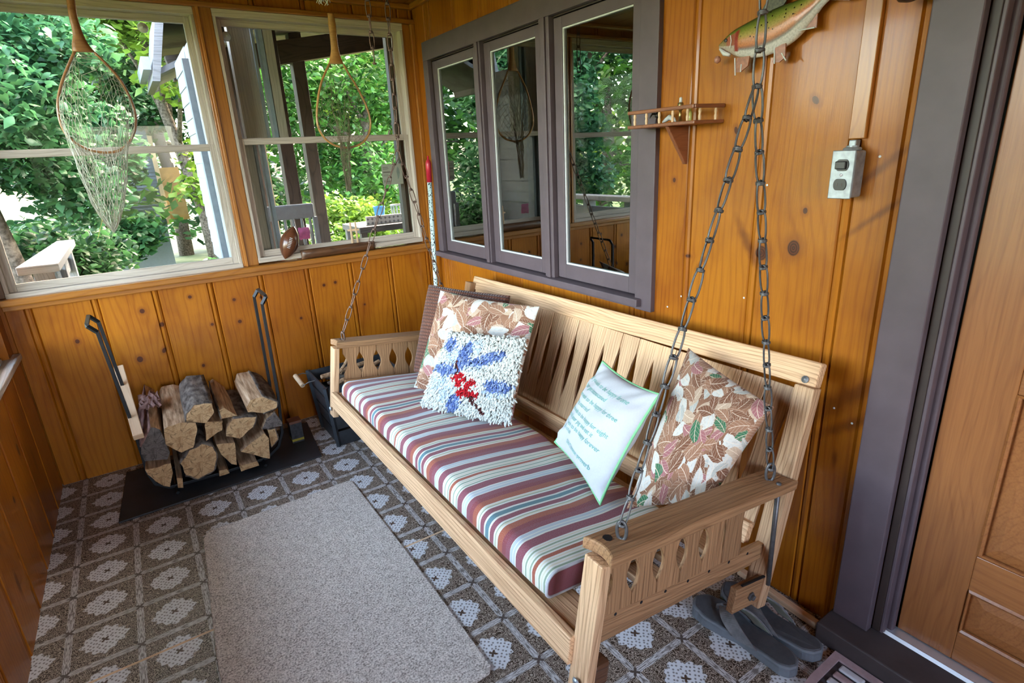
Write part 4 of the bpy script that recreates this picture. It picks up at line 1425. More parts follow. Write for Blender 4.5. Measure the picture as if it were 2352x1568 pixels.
LOGS = [
    ([(-0.156, 0.269), (-0.110, 0.342), (-0.082, 0.322), (-0.068, 0.212), (-0.084, 0.188), (-0.159, 0.206), (-0.164, 0.242)], 0.00, 'grey', (0, 1), 'split log with a dark grey end standing up at the end of the woodpile', 0.10),
    ([(-0.163, 0.170), (-0.075, 0.170), (-0.080, 0.126), (-0.100, 0.066), (-0.119, 0.075), (-0.163, 0.150)], -0.005, 'end', (0, 0), 'wedge-shaped split log under the dark grey one on the mat', 0.0),
    ([(-0.043, 0.152), (0.000, 0.197), (0.046, 0.212), (0.082, 0.185), (0.088, 0.128), (0.064, 0.080), (0.003, 0.063), (-0.034, 0.094)], 0.0, 'end', (0, 7), 'round unsplit log at the bottom of the woodpile', 0.0),
    ([(-0.066, 0.321), (-0.076, 0.257), (-0.050, 0.224), (-0.030, 0.205), (0.013, 0.214), (0.042, 0.285), (0.042, 0.316), (-0.004, 0.330), (-0.052, 0.330)], -0.01, 'end', None, 'tall splintered split log between the grey-ended log and the barked log', 0.13),
    ([(0.098, 0.188), (0.168, 0.175), (0.157, 0.068), (0.138, 0.078), (0.108, 0.137)], 0.01, 'end', None, 'small wedge log right beside the round log', 0.0),
    ([(0.081, 0.300), (0.143, 0.285), (0.130, 0.246), (0.067, 0.220), (0.074, 0.285)], 0.01, 'end', None, 'small pale split log lying on the round log', 0.0),
    ([(0.150, 0.258), (0.182, 0.286), (0.272, 0.270), (0.247, 0.226), (0.190, 0.190), (0.143, 0.219)], 0.0, 'end', (1, 2), 'cracked half-round log in the middle of the woodpile', 0.0),
    ([(0.022, 0.367), (0.054, 0.395), (0.118, 0.387), (0.116, 0.346), (0.080, 0.308), (0.014, 0.336)], -0.02, 'end', (5, 3), 'thick log with grey bark on top of the woodpile', 0.02),
    ([(0.157, 0.345), (0.200, 0.296), (0.138, 0.300), (0.140, 0.339)], 0.0, 'end', (2, 1), 'narrow wedge log with bark beside the thick barked log', 0.03),
    ([(0.241, 0.320), (0.262, 0.350), (0.310, 0.352), (0.366, 0.312), (0.357, 0.285), (0.300, 0.278), (0.244, 0.300)], 0.0, 'end', (2, 3), 'half-round log on the very top beside the rack upright', 0.02),
    ([(0.283, 0.204), (0.309, 0.247), (0.346, 0.268), (0.368, 0.212), (0.365, 0.196)], 0.0, 'grey', None, 'grey weathered wedge log against the rack upright', 0.0),
    ([(0.182, 0.128), (0.288, 0.184), (0.300, 0.151), (0.290, 0.055)], 0.0, 'end', None, 'triangular split log low in the woodpile', 0.0),
    ([(0.308, 0.180), (0.338, 0.176), (0.342, 0.123), (0.310, 0.095)], 0.03, 'end', (0, 3), 'small log tucked behind the triangular one', 0.0),
    ([(0.166, 0.066), (0.236, 0.062), (0.240, 0.040), (0.166, 0.036)], 0.0, 'end', None, 'flat kindling split lying under the triangular log', 0.0),
    ([(0.085, 0.066), (0.116, 0.064), (0.122, 0.040), (0.083, 0.040)], 0.01, 'end', None, 'short kindling chip beside the round log at the bottom', 0.0),
    ([(-0.070, 0.099), (-0.050, 0.091), (-0.056, 0.047), (-0.074, 0.055)], -0.01, 'end', None, 'thin kindling stick between the two lowest logs', 0.0),
]


def log_obj(pts, dy, endk, barkrange, label, rise):
    cx = sum(p[0] for p in pts) / len(pts)
    cz = sum(p[1] for p in pts) / len(pts)
    y0, L = 2.50 + dy, 0.36 + R.uniform(-0.02, 0.02)
    # outline resampled so the split faces can be rough
    dense, seg_id = [], []
    n = len(pts)
    for i in range(n):
        a, b = pts[i], pts[(i + 1) % n]
        for k in range(4):
            t = k / 4
            dense.append((a[0] + (b[0] - a[0]) * t - cx, a[1] + (b[1] - a[1]) * t - cz))
            seg_id.append(i)
    m = len(dense)
    area = sum(dense[i][0] * dense[(i + 1) % m][1] - dense[(i + 1) % m][0] * dense[i][1] for i in range(m))
    NY = 9
    vs = []
    sd = R.uniform(0, 50)
    for j in range(NY + 1):
        t = j / NY
        for i, (a, b) in enumerate(dense):
            nz = noise.noise(Vector((a * 30 + sd, t * 2.2, b * 30)))
            k = 1 + 0.10 * nz
            up = rise * t * max(0.0, b) / 0.06
            vs.append((a * k + 0.004 * t, L * t + (0.004 * noise.noise(Vector((a * 60, sd, b * 60))) if j in (0, NY) else 0), b * k + up * 0.35 + (0.012 * t if rise else 0)))
    th = thing('firewood_log', label, 'log', (cx, y0, cz))
    mb = MB()
    fs, ms = [], []
    for j in range(NY):
        for i in range(m):
            k = (i + 1) % m
            fs.append((j * m + i, (j + 1) * m + i, (j + 1) * m + k, j * m + k))
    body = MB()
    body.add(vs, fs, 0)
    body.add([vs[i] for i in range(m)], [tuple(range(m))], 1)
    body.add([vs[NY * m + i] for i in range(m)], [tuple(reversed(range(m)))], 1)
    me = body.mesh('wood', [MT['split'], MT['end_grey'] if endk == 'grey' else MT['end']])
    fixn(me)
    link('wood', me, th)
    if barkrange is not None:
        # bark on the sides of the outline named by barkrange (first segment, count)
        s0, cnt = barkrange
        if cnt:
            idx = []
            for q in range(cnt):
                sgi = (s0 + q) % n
                idx += [sgi * 4 + k for k in range(4)]
            idx.append((((s0 + cnt) % n) * 4) % m)
            vs2, fs2 = [], []
            for j in range(NY + 1):
                for ii in idx:
                    p = Vector(vs[j * m + ii])
                    d = Vector((p.x, 0, p.z)).normalized()
                    g = 0.0055 + 0.003 * noise.noise(p * 55)
                    vs2.append(p + d * g)
            for j in range(NY + 1):
                for ii in idx:
                    vs2.append(Vector(vs[j * m + ii]) * 1.0)
            w_ = len(idx)
            o = (NY + 1) * w_
            for j in range(NY):
                for i in range(w_ - 1):
                    fs2.append((j * w_ + i, j * w_ + i + 1, (j + 1) * w_ + i + 1, (j + 1) * w_ + i))
            for i in range(w_ - 1):
                fs2.append((i, o + i, o + i + 1, i + 1))
            for j in range(NY):
                fs2.append((j * w_, (j + 1) * w_, o + (j + 1) * w_, o + j * w_))
                fs2.append((j * w_ + w_ - 1, o + j * w_ + w_ - 1, o + (j + 1) * w_ + w_ - 1, (j + 1) * w_ + w_ - 1))
            b2 = MB()
            b2.add(vs2, fs2)
            build('bark', b2, MT['bark_r'] if endk == 'grey' else MT['bark'], th, smooth=True, fix=True)
    return th


for a in LOGS:
    log_obj(*a)
bar('board_offcut', (-0.156, 2.49, 0.318), (-0.180, 2.88, 0.500), 0.036, 0.028, (1, 0, 0), MT['light'])
tag(bpy.data.objects['board_offcut'], 'square-sawn lumber offcut leaning on the woodpile beside the rack upright', 'wood')
mb = MB()
vs = []
for j in range(7):
    for i in range(9):
        vs.append((-0.135 + 0.075 * i / 8, 2.62 + 0.10 * j / 6, 0.378 + 0.022 * noise.noise(Vector((i * 0.9, j * 0.8, 2))) + 0.03 * j / 6))
mb.add(vs, [(j * 9 + i, j * 9 + i + 1, (j + 1) * 9 + i + 1, (j + 1) * 9 + i) for j in range(6) for i in range(8)])
pb = tag(build('bark_flake', mb, MT['bark_r'], fix=True), 'loose flake of pinkish bark on top of the grey-ended log', 'bark')
sol = pb.modifiers.new('thick', 'SOLIDIFY')
sol.thickness = 0.005

rack = thing('log_rack', 'black wrought-iron log rack with tall looped uprights around the firewood', 'log rack', (0.1, 2.6, 0.010))


def strap(pts, wd, th):
    """flat iron strap bent along a path, its width along y when upright"""
    mb = MB()
    vs = []
    P = [Vector(p) for p in pts]
    for i, p in enumerate(P):
        t = (P[min(i + 1, len(P) - 1)] - P[max(i - 1, 0)]).normalized()
        side = Vector((0, 1, 0)) if abs(t.y) < 0.8 else Vector((0, 0, 1)) if abs(t.z) < 0.5 else Vector((1, 0, 0))
        s_ = (side - t * side.dot(t)).normalized()
        q = t.cross(s_)
        for a, b in ((-1, -1), (1, -1), (1, 1), (-1, 1)):
            vs.append(p + s_ * a * wd / 2 + q * b * th / 2)
    n = len(P)
    fs = [(3, 2, 1, 0), ((n - 1) * 4, (n - 1) * 4 + 1, (n - 1) * 4 + 2, (n - 1) * 4 + 3)]
    for i in range(n - 1):
        for k in range(4):
            l = (k + 1) % 4
            fs.append((i * 4 + k, i * 4 + l, (i + 1) * 4 + l, (i + 1) * 4 + k))
    mb.add([v - rack.location for v in vs], fs)
    return mb


for yy in (2.580, 2.760):
    pts = [(-0.196, yy, 0.738), (-0.170, yy, 0.34), (-0.166, yy, 0.12), (-0.150, yy, 0.060), (-0.105, yy, 0.026), (0.10, yy, 0.018), (0.29, yy, 0.026), (0.345, yy, 0.065), (0.372, yy, 0.13), (0.386, yy, 0.32), (0.392, yy, 0.738)]
    build('rack_cradle', strap(pts, 0.014, 0.012), MT['black'], rack, fix=True, bev=0.001)
for x0, x1, s in ((-0.196, -0.220, -1), (0.392, 0.412, 1)):
    pts = [(x0, 2.580, 0.736), (x1, 2.580, 0.764), (x1 + s * 0.002, 2.587, 0.768), (x1 + s * 0.002, 2.753, 0.768), (x1, 2.760, 0.764), (x0, 2.760, 0.736)]
    build('rack_handle', MB().tube([Vector(p) - rack.location for p in pts], 0.0085, 4), MT['black'], rack, fix=True)
for xx in (-0.08, 0.27):
    pts = [(xx, 2.52, 0.019), (xx, 2.80, 0.019)]
    build('rack_foot', MB().tube([Vector(p) - rack.location for p in pts], 0.008, 4), MT['black'], rack, fix=True)

# ------------------------------------------------------------------ kindling crate with a bail handle, sticks inside
cr = thing('kindling_crate', 'dark slatted metal crate with a dowel handle behind the swing', 'crate', (0.76, 2.64, 0.003))


def tap(x, y, t):
    """point on the tapered crate: t 0 at the bottom, 1 at the rim"""
    k = 1 + 0.16 * t
    return Vector((0.765 + (x - 0.765) * k, 2.645 + (y - 2.645) * k, 0.005 + 0.315 * t)) - cr.location


MT['crate'] = simple('dark_crate_paint', (0.040, 0.047, 0.055), 0.5, 0.3, var=0.25, scale=25)
bx0, bx1, by0, by1 = 0.602, 0.93, 2.515, 2.775
for (cx, cyy) in ((bx0, by0), (bx1, by0), (bx1, by1), (bx0, by1)):
    build('corner_post', MB().tube([tap(cx, cyy, 0), tap(cx, cyy, 1)], 0.012, 4), MT['crate'], cr, fix=True)
for (a, b) in (((bx0, by0), (bx1, by0)), ((bx1, by0), (bx1, by1)), ((bx1, by1), (bx0, by1)), ((bx0, by1), (bx0, by0))):
    for t0, t1 in ((0.02, 0.24), (0.28, 0.50), (0.54, 0.75), (0.80, 0.99)):
        mb = MB()
        q = [tap(*a, t0), tap(*b, t0), tap(*b, t1), tap(*a, t1)]
        inn = [(p - tap(0.765, 2.645, t)) * 0.965 + tap(0.765, 2.645, t) for p, t in zip(q, (t0, t0, t1, t1))]
        mb.add(q + inn, [(0, 1, 2, 3), (7, 6, 5, 4), (0, 4, 5, 1), (1, 5, 6, 2), (2, 6, 7, 3), (3, 7, 4, 0)])
        build('crate_slat', mb, MT['crate'], cr, fix=True)
mb = MB()
q = [tap(bx0, by0, 0.0), tap(bx1, by0, 0.0), tap(bx1, by1, 0.0), tap(bx0, by1, 0.0)]
q2 = [p + Vector((0, 0, 0.012)) for p in q]
mb.add(q + q2, [(3, 2, 1, 0), (4, 5, 6, 7), (0, 1, 5, 4), (1, 2, 6, 5), (2, 3, 7, 6), (3, 0, 4, 7)])
build('crate_floor', mb, MT['crate'], cr, fix=True)
hp0, hp1 = Vector((0.508, 2.770, 0.316)), Vector((0.520, 2.690, 0.285))
build('wire_bail', MB().tube([tap(bx0, 2.76, 0.95), tap(bx0, 2.76, 0.95) + Vector((-0.03, 0, 0.012)), hp0 - cr.location, hp1 - cr.location, tap(bx0, 2.68, 0.93) + Vector((-0.03, 0, 0.0)), tap(bx0, 2.68, 0.93)], 0.0025, 6), MT['iron'], cr)
build('handle_grip', MB().tube([hp0 - cr.location, hp1 - cr.location], 0.0115, 12), MT['light'], cr, smooth=False)
STK = [((0.63, 2.56, 0.300), (0.90, 2.66, 0.325), 0.013, 'split'), ((0.62, 2.62, 0.290), (0.90, 2.60, 0.310), 0.011, 'bark'), ((0.61, 2.68, 0.305), (0.88, 2.73, 0.315), 0.012, 'split'),
       ((0.625, 2.585, 0.265), (0.91, 2.70, 0.270), 0.016, 'bark'), ((0.64, 2.73, 0.280), (0.90, 2.64, 0.285), 0.012, 'bark'), ((0.66, 2.60, 0.325), (0.84, 2.66, 0.46), 0.007, 'split'), ((0.70, 2.66, 0.31), (0.76, 2.62, 0.44), 0.006, 'split')]
for k, (a, b, r_, m_) in enumerate(STK):
    a, b = Vector(a), Vector(b)
    pts = [a.lerp(b, i / 5) + Vector((0, R.uniform(-.004, .004), R.uniform(-.004, .004))) for i in range(6)]
    tag(build('kindling_stick', MB().tube(pts, [r_ * R.uniform(0.85, 1.1) for _ in pts], 7), MT[m_]),
        ['pale split kindling stick slanting across the dark crate on the swing side', 'slim bark-covered kindling stick across the middle of the dark crate', 'pale split kindling stick along the wall side of the dark crate',
         'thickest bark-covered kindling stick, lowest in the dark crate', 'bark-covered kindling stick crossing under the others in the dark crate', 'long thin twig leaning out of the dark crate', 'short thin twig standing up out of the dark crate'][k], 'stick', 'kindling in the crate')

# small carton by the rack
o = thing('match_carton', 'small dark carton with a yellow band on the floor by the log rack', 'box', (0.452, 2.70, 0.010))
abox('carton_body', 0.425, 0.480, 2.675, 2.730, 0.010, 0.110, simple('dark_print_carton', (0.035, 0.035, 0.04), 0.5, var=0.6, scale=70), o)
abox('yellow_band', 0.4245, 0.4805, 2.6745, 2.7305, 0.018, 0.030, simple('yellow_print', (0.35, 0.28, 0.03), 0.5), o)
abox('carton_lid', 0.424, 0.481, 2.674, 2.731, 0.110, 0.122, simple('red_brown_card', (0.18, 0.07, 0.04), 0.6), o)

# ------------------------------------------------------------------ landing nets
def landing_net(label, yp, hoop, handle, tail, depth, pinched, hmat, htop):
    """hoop: (x, z) round the bow from the throat and back; handle: left and right edges from the top down; tail: (x, z) of the end of the bag"""
    t_ = thing('landing_net', label, 'fishing net', (handle[0][0][0], yp, htop))
    L0 = t_.location
    # smooth closed-off curve through the hoop points
    def cr(arr, f):
        g = f * (len(arr) - 1)
        i = min(int(g), len(arr) - 2)
        u = g - i
        P = [Vector(arr[max(0, min(len(arr) - 1, i + d))]) for d in (-1, 0, 1, 2)]
        return 0.5 * ((2 * P[1]) + (P[2] - P[0]) * u + (2 * P[0] - 5 * P[1] + 4 * P[2] - P[3]) * u * u + (3 * P[1] - P[0] - 3 * P[2] + P[3]) * u * u * u)
    bow = [cr(hoop, k / 64) for k in range(65)]
    build('hoop', MB().tube([Vector((p.x, yp, p.y)) - L0 for p in bow], 0.0056, 8, flat=0.9), hmat, t_, smooth=True)
    vs, fs = [], []
    secs = [((Vector(a) + Vector(b)) / 2, (Vector(b) - Vector(a)).length / 2) for a, b in handle]
    secs.insert(0, (secs[0][0] + Vector((0.0, htop - secs[0][0].y)), secs[0][1] * 0.95))
    n = (len(secs) - 1) * 4
    for k in range(n + 1):
        c = cr([tuple(s[0]) for s in secs], k / n)
        hw = cr([(s[1], 0) for s in secs], k / n).x
        for q in range(12):
            an = 2 * PI * q / 12
            vs.append(Vector((c.x + hw * math.cos(an), yp + 0.010 * math.sin(an), c.y)) - L0)
    for i in range(n):
        for q in range(12):
            l = (q + 1) % 12
            fs.append((i * 12 + q, i * 12 + l, (i + 1) * 12 + l, (i + 1) * 12 + q))
    fs += [tuple(range(12)), tuple(range(n * 12, n * 12 + 12))]
    mb = MB()
    mb.add(vs, fs)
    build('handle', mb, hmat, t_, smooth=True, fix=True)
    NS, NR = (36, 26) if not pinched else (26, 26)
    top, low = max(p.y for p in bow), min(p.y for p in bow)
    mx = sum(p.x for p in bow) / len(bow)

    def bagp(i, j):
        f = j / NR
        u = ((i % NS) + 0.5 * (j % 2)) / NS
        p0 = cr(hoop, min(0.999, max(0.001, u)))
        a = 2 * PI * u
        # the bag hangs through the bow and narrows to its tail
        cz = top + (tail[1] - top) * f ** 0.9
        cx = mx + (tail[0] - mx) * f
        sq = (1 - f ** 3.2) ** 0.8 * 0.78 if not pinched else 0.30 * (1 - f) + 0.08
        rx = sq * 0.115
        ring = Vector((cx - rx * math.sin(a), yp - depth * 0.5 * (0.4 + sq) - depth * sq * math.cos(a) * 0.6, min(cz, cz + 0.0)))
        e = min(1, f * (1.35 if not pinched else 2.4))
        e = e * e * (3 - 2 * e)
        q = Vector((p0.x, yp, p0.y)).lerp(ring, e)
        # strands never rise over the bow they hang from
        q.z = min(q.z, p0.y - 0.2 * f * (p0.y - tail[1]))
        nz = Vector((noise.noise(Vector((i * .7, j * .6, 1))), noise.noise(Vector((i * .6, j * .7, 5))), noise.noise(Vector((i * .5, j * .8, 9)))))
        return q + nz * (0.007 if not pinched else 0.012)
    nb = MB()
    for i in range(NS):
        a_, b_ = [], []
        for j in range(NR + 1):
            a_.append(bagp(i + (j // 2), j) - L0)
            b_.append(bagp(i - ((j + 1) // 2), j) - L0)
        nb.tube(a_, 0.0009 if not pinched else 0.0007, 3, caps=False)
        nb.tube(b_, 0.0009 if not pinched else 0.0007, 3, caps=False)
    n_ = build('netting', nb, MT['twine_d'] if pinched else MT['twine'], t_)
    n_['kind'] = 'stuff'
    return t_


MT['twine'] = simple('pale_twine', (0.52, 0.52, 0.45), 0.8)
MT['twine_d'] = simple('dusty_twine', (0.20, 0.17, 0.12), 0.9)
MT['ash_d'] = wood('varnished_ash', (0.36, 0.17, 0.06), (0.19, 0.075, 0.025), 0.35, ring=30, coat=0.5, line=0.3)
MT['ash_l'] = wood('golden_ash', (0.52, 0.28, 0.09), (0.33, 0.15, 0.045), 0.35, ring=30, coat=0.5, line=0.3)
landing_net('landing net with dark hoop and long white netting bag', 2.75, [(-0.039, 1.725), (-0.068, 1.679), (-0.102, 1.62), (-0.129, 1.555), (-0.138, 1.496), (-0.131, 1.448), (-0.103, 1.409), (-0.058, 1.384), (0.002, 1.379), (0.049, 1.403), (0.085, 1.454), (0.1, 1.509), (0.097, 1.566), (0.082, 1.624), (0.055, 1.675), (0.020, 1.724)], [((-0.025, 1.889), (0.001, 1.891)), ((-0.03, 1.834), (-0.004, 1.839)), ((-0.031, 1.779), (-0.001, 1.788)), ((-0.042, 1.748), (0.008, 1.753)), ((-0.047, 1.722), (0.022, 1.726))], (-0.066, 1.085), 0.085, False, MT['ash_d'], 1.925)
landing_net('landing net with golden hoop and short bunched netting', 2.80, [(0.898, 1.726), (0.877, 1.694), (0.853, 1.654), (0.832, 1.604), (0.817, 1.554), (0.807, 1.504), (0.807, 1.453), (0.833, 1.404), (0.88, 1.373), (0.94, 1.365), (1.002, 1.382), (1.041, 1.421), (1.059, 1.475), (1.05, 1.54), (1.03, 1.592), (1.008, 1.64), (0.982, 1.686), (0.962, 1.725)], [((0.918, 1.899), (0.95, 1.901)), ((0.916, 1.878), (0.951, 1.881)), ((0.916, 1.827), (0.949, 1.829)), ((0.913, 1.782), (0.95, 1.784)), ((0.904, 1.751), (0.956, 1.753)), ((0.893, 1.724), (0.964, 1.727))], (0.905, 1.165), 0.05, True, MT['ash_l'], 1.930)
o = thing('hang_tag', 'yellow paper tag tied to the tail of the white net bag', 'tag', (-0.10, 2.735, 1.10))
abox('card', -0.016, 0.016, -0.0008, 0.0008, -0.055, 0.055, simple('yellow_card', (0.55, 0.50, 0.12), 0.7), None)
cd = bpy.data.objects['card']
cd.parent = o
cd.matrix_local = Matrix.Translation((0.0, 0, 0.015)) @ Matrix.Rotation(0.42, 4, 'Y') @ Matrix.Rotation(PI / 2, 4, 'Y')
mb = MB().tube([(0.022, 0, -0.04), (0.03, 0.0, -0.02)], 0.001, 4)
build('string', mb, MT['twine'], o)
# white knot of cord and feathers by the second net
mb = MB()
for k in range(60):
    a = R.uniform(0, 2 * PI)
    r_ = R.uniform(0.005, 0.03)
    p = Vector((r_ * math.cos(a), r_ * 0.6 * math.sin(a), R.uniform(0.0, 0.07)))
    mb.tube([p, p + Vector((R.uniform(-.01, .01), R.uniform(-.01, .01), -0.02)), p + Vector((R.uniform(-.02, .02), R.uniform(-.015, .015), -0.045))], [0.003, 0.0035, 0.001], 5)
tag(build('feather_tuft', mb, MT['white'], None, Matrix.Translation((0.886, 2.74, 1.985)), smooth=True), 'white tuft of feathers hanging at the head band above the golden net', 'ornament')

# ------------------------------------------------------------------ things on the sill
SZ = 0.8505
fb = thing('football', 'small brown leather football leaning on the window frame', 'football', (0.622, 2.932, SZ + 0.018))
prof = [(max(0.0008, 0.043 * (max(0.0, 1 - (z / 0.083) ** 2)) ** 0.85), z) for z in [-0.083 + 0.166 * k / 24 for k in range(25)]]
MT['leather'] = simple('brown_leather', (0.115, 0.040, 0.018), 0.28, var=0.25, scale=90, bump=0.12, coat=0.3)
FM = Matrix.Translation((0.0, 0.0, 0.070)) @ Matrix.Rotation(0.42, 4, 'Y')
build('ball', MB().lathe(prof, 28), MT['leather'], fb, FM, smooth=True)
for q in (0.6, 0.6 + PI / 2, 0.6 + PI, 0.6 - PI / 2):
    pts = [(r_ * 1.005 * math.cos(q), r_ * 1.005 * math.sin(q), z) for r_, z in prof[1:-1]]
    build('seam', MB().tube(pts, 0.0009, 4), MT['blackp'], fb, FM)
for k in range(7):
    z = -0.024 + k * 0.008
    r_ = 0.043 * (1 - (z / 0.083) ** 2) ** 0.85 + 0.0006
    q = -1.75
    pts = [(r_ * math.cos(q + d), r_ * math.sin(q + d), z) for d in (-0.16, 0, 0.16)]
    build('lace', MB().tube(pts, 0.0014, 5), MT['bead'], fb, FM)

# long dark dugout tray
def hull():
    mb = MB()
    n = 24
    L, W, H = 0.385, 0.052, 0.044
    rings = []
    for i in range(n + 1):
        f = i / n
        x_ = (f - 0.5) * L
        k = (1 - abs(2 * f - 1) ** 6) ** 0.5 * (1 - 0.25 * f)
        k = max(k, 0.12)
        sec = []
        for j in range(9):
            a = PI * j / 8
            sec.append((x_, -W / 2 * k * math.cos(a), H * (1 - math.sin(a) ** 0.6 * 1.0)))
        for j in range(9):
            a = PI - PI * j / 8
            sec.append((x_ * 0.965, -W / 2 * k * 0.80 * math.cos(a), H * (1 - 0.75 * math.sin(a) ** 0.6)))
        rings.append(sec)
    m = 18
    vs = [p for s in rings for p in s]
    fs = []
    for i in range(n):
        for j in range(m):
            k = (j + 1) % m
            fs.append((i * m + j, i * m + k, (i + 1) * m + k, (i + 1) * m + j))
    fs += [tuple(range(m)), tuple(range(n * m, n * m + m))]
    mb.add(vs, fs)
    return mb


tag(build('dugout_tray', hull(), MT['walnut'], None, Matrix.Translation((0.858, 2.926, SZ)) @ Matrix.Rotation(0.02, 4, 'Z'), smooth=True, fix=True), 'long dark hollowed wooden tray lying along the window sill', 'tray')
# little wooden easel
ez = thing('wooden_easel', 'small pale wooden stand behind the dark tray on the sill', 'easel', (0.955, 2.955, SZ + 0.012))
for dx in (-0.016, 0.014):
    bar('easel_leg', (0.955 + dx, 2.953, SZ + 0.012), (0.957 + dx * 0.9, 2.957, SZ + 0.152), 0.008, 0.008, (1, 0, 0), MT['light'], ez, 0.001)
bar('easel_crossbar', (0.925, 2.956, SZ + 0.112), (0.985, 2.956, SZ + 0.110), 0.010, 0.006, (0, 0, 1), MT['light'], ez, 0.001)
bar('easel_prop', (0.940, 2.952, SZ + 0.012), (0.945, 2.957, SZ + 0.09), 0.006, 0.006, (1, 0, 0), MT['light'], ez, 0.001)
# pink cloth outside against the pane
mb = MB()
vs = [(0.055 * (i / 8 - 0.5) + 0.003 * noise.noise(Vector((i, j, 0))), 0.012 * noise.noise(Vector((i * .6, j * .6, 4))), 0.058 * j / 8 + 0.006 * noise.noise(Vector((i * .7, j, 7)))) for j in range(9) for i in range(9)]
mb.add(vs, [(j * 9 + i, j * 9 + i + 1, (j + 1) * 9 + i + 1, (j + 1) * 9 + i) for j in range(8) for i in range(8)])
c_ = tag(build('pink_cloth', mb, simple('pink_cloth', (0.85, 0.20, 0.52), 0.8, var=0.2, scale=50), None, Matrix.Translation((0.724, 3.03, 0.935)), smooth=True), 'crumpled pink cloth behind the pane near the football', 'cloth')
c_.modifiers.new('thick', 'SOLIDIFY').thickness = 0.003
# suction-cup ornaments on the panes
for x_, z_, lab in ((0.208, 1.862, 'clear half-round suction cup on the pane beside the dark net'), (0.520, 1.848, 'clear suction cup in the corner of the pane by the house corner')):
    mb = MB().lathe([(0.020, 0.0), (0.018, 0.004), (0.010, 0.010), (0.004, 0.012), (0.004, 0.017), (0.001, 0.018)], 18)
    tag(build('suction_cup', mb, simple('clear_rubber', (0.62, 0.68, 0.70), 0.2), None, Matrix.Translation((x_, 2.9945, z_)) @ Matrix.Rotation(PI / 2, 4, 'X'), smooth=True), lab, 'suction cup')

# ------------------------------------------------------------------ dotted pole in the corner
po = thing('broom_handle', 'pole in a white sleeve with black dots and a red cap, in the corner', 'pole', (1.345, 2.905, 0.003))
t = NT('dotted_sleeve')
vo = t.n('ShaderNodeTexVoronoi', {'Vector': t.vm('MULTIPLY', t.obj(), (1, 1, 0.62)), 'Scale': 115.0, 'Randomness': 0.9}).outputs['Distance']
MT['dots'] = t.pbr(t.mix(t.maprange(vo, 0.30, 0.36, 1.0, 0.0), (0.62, 0.80, 0.80), (0.015, 0.025, 0.03)), 0.5)
a, b = Vector((1.345, 2.885, 0.003)), Vector((1.362, 2.835, 1.292))
PM = frame(a - po.location, b - po.location, (0, 1, 0)) @ Matrix.Rotation(PI / 2, 4, 'Y')
Lp = (b - a).length
build('sleeve', MB().lathe([(0.0125, -Lp / 2), (0.0125, Lp / 2 - 0.11)], 16), MT['dots'], po, PM, smooth=True)
build('red_cap', MB().lathe([(0.0145, Lp / 2 - 0.115), (0.0150, Lp / 2 - 0.02), (0.010, Lp / 2 - 0.004), (0.005, Lp / 2), (0.0045, Lp / 2 + 0.016), (0.002, Lp / 2 + 0.018)], 16), simple('red_plastic', (0.50, 0.02, 0.045), 0.35), po, PM, smooth=True)

# ------------------------------------------------------------------ railed wall shelf
sh = thing('wall_shelf', 'small red-brown wall shelf with a spindle rail and triangular bracket', 'shelf', (XR, 1.185, 1.25))
S_ = MT['shelf']
corner = [(1.299, 1.312), (1.297, 1.068), (1.3995, 1.052)]
mb = MB().prism([(1.297, 1.314), (1.3999, 1.314), (1.3999, 1.050), (1.296, 1.066)][::-1], 1.352, 1.361)
mb.v = [tuple(Vector(v) - sh.location) for v in mb.v]
build('shelf_board', mb, S_, sh, bev=0.002, fix=True)
for p, q in zip(corner[:-1], corner[1:]):
    bar('shelf_rail', (*p, 1.396), (*q, 1.396), 0.010, 0.008, (0, 0, 1), S_, sh, 0.002)
for f in (0.10, 0.29, 0.49, 0.69, 0.90):
    p = Vector((*corner[0], 0)).lerp(Vector((*corner[1], 0)), f)
    build('spindle', MB().lathe([(0.0032, 0), (0.0042, 0.010), (0.0030, 0.016), (0.0042, 0.022), (0.0030, 0.032)], 8), MT['light'], sh, Matrix.Translation(local(sh, (p.x + 0.003, p.y, 1.361))))
for f in (0.22, 0.75):
    p = Vector((*corner[1], 0)).lerp(Vector((*corner[2], 0)), f)
    build('spindle', MB().lathe([(0.0032, 0), (0.0042, 0.010), (0.0030, 0.016), (0.0042, 0.022), (0.0030, 0.032)], 8), MT['light'], sh, Matrix.Translation(local(sh, (p.x, p.y + 0.003, 1.361))))
mb = MB().prism([(1.310, 1.352), (1.3995, 1.352), (1.3995, 1.246), (1.392, 1.246)][::-1], 1.168, 1.180, M=Matrix(((1, 0, 0, 0), (0, 0, 1, 0), (0, 1, 0, 0), (0, 0, 0, 1))))
mb.v = [tuple(Vector(v) - sh.location) for v in mb.v]
build('shelf_bracket', mb, S_, sh, bev=0.002, fix=True)
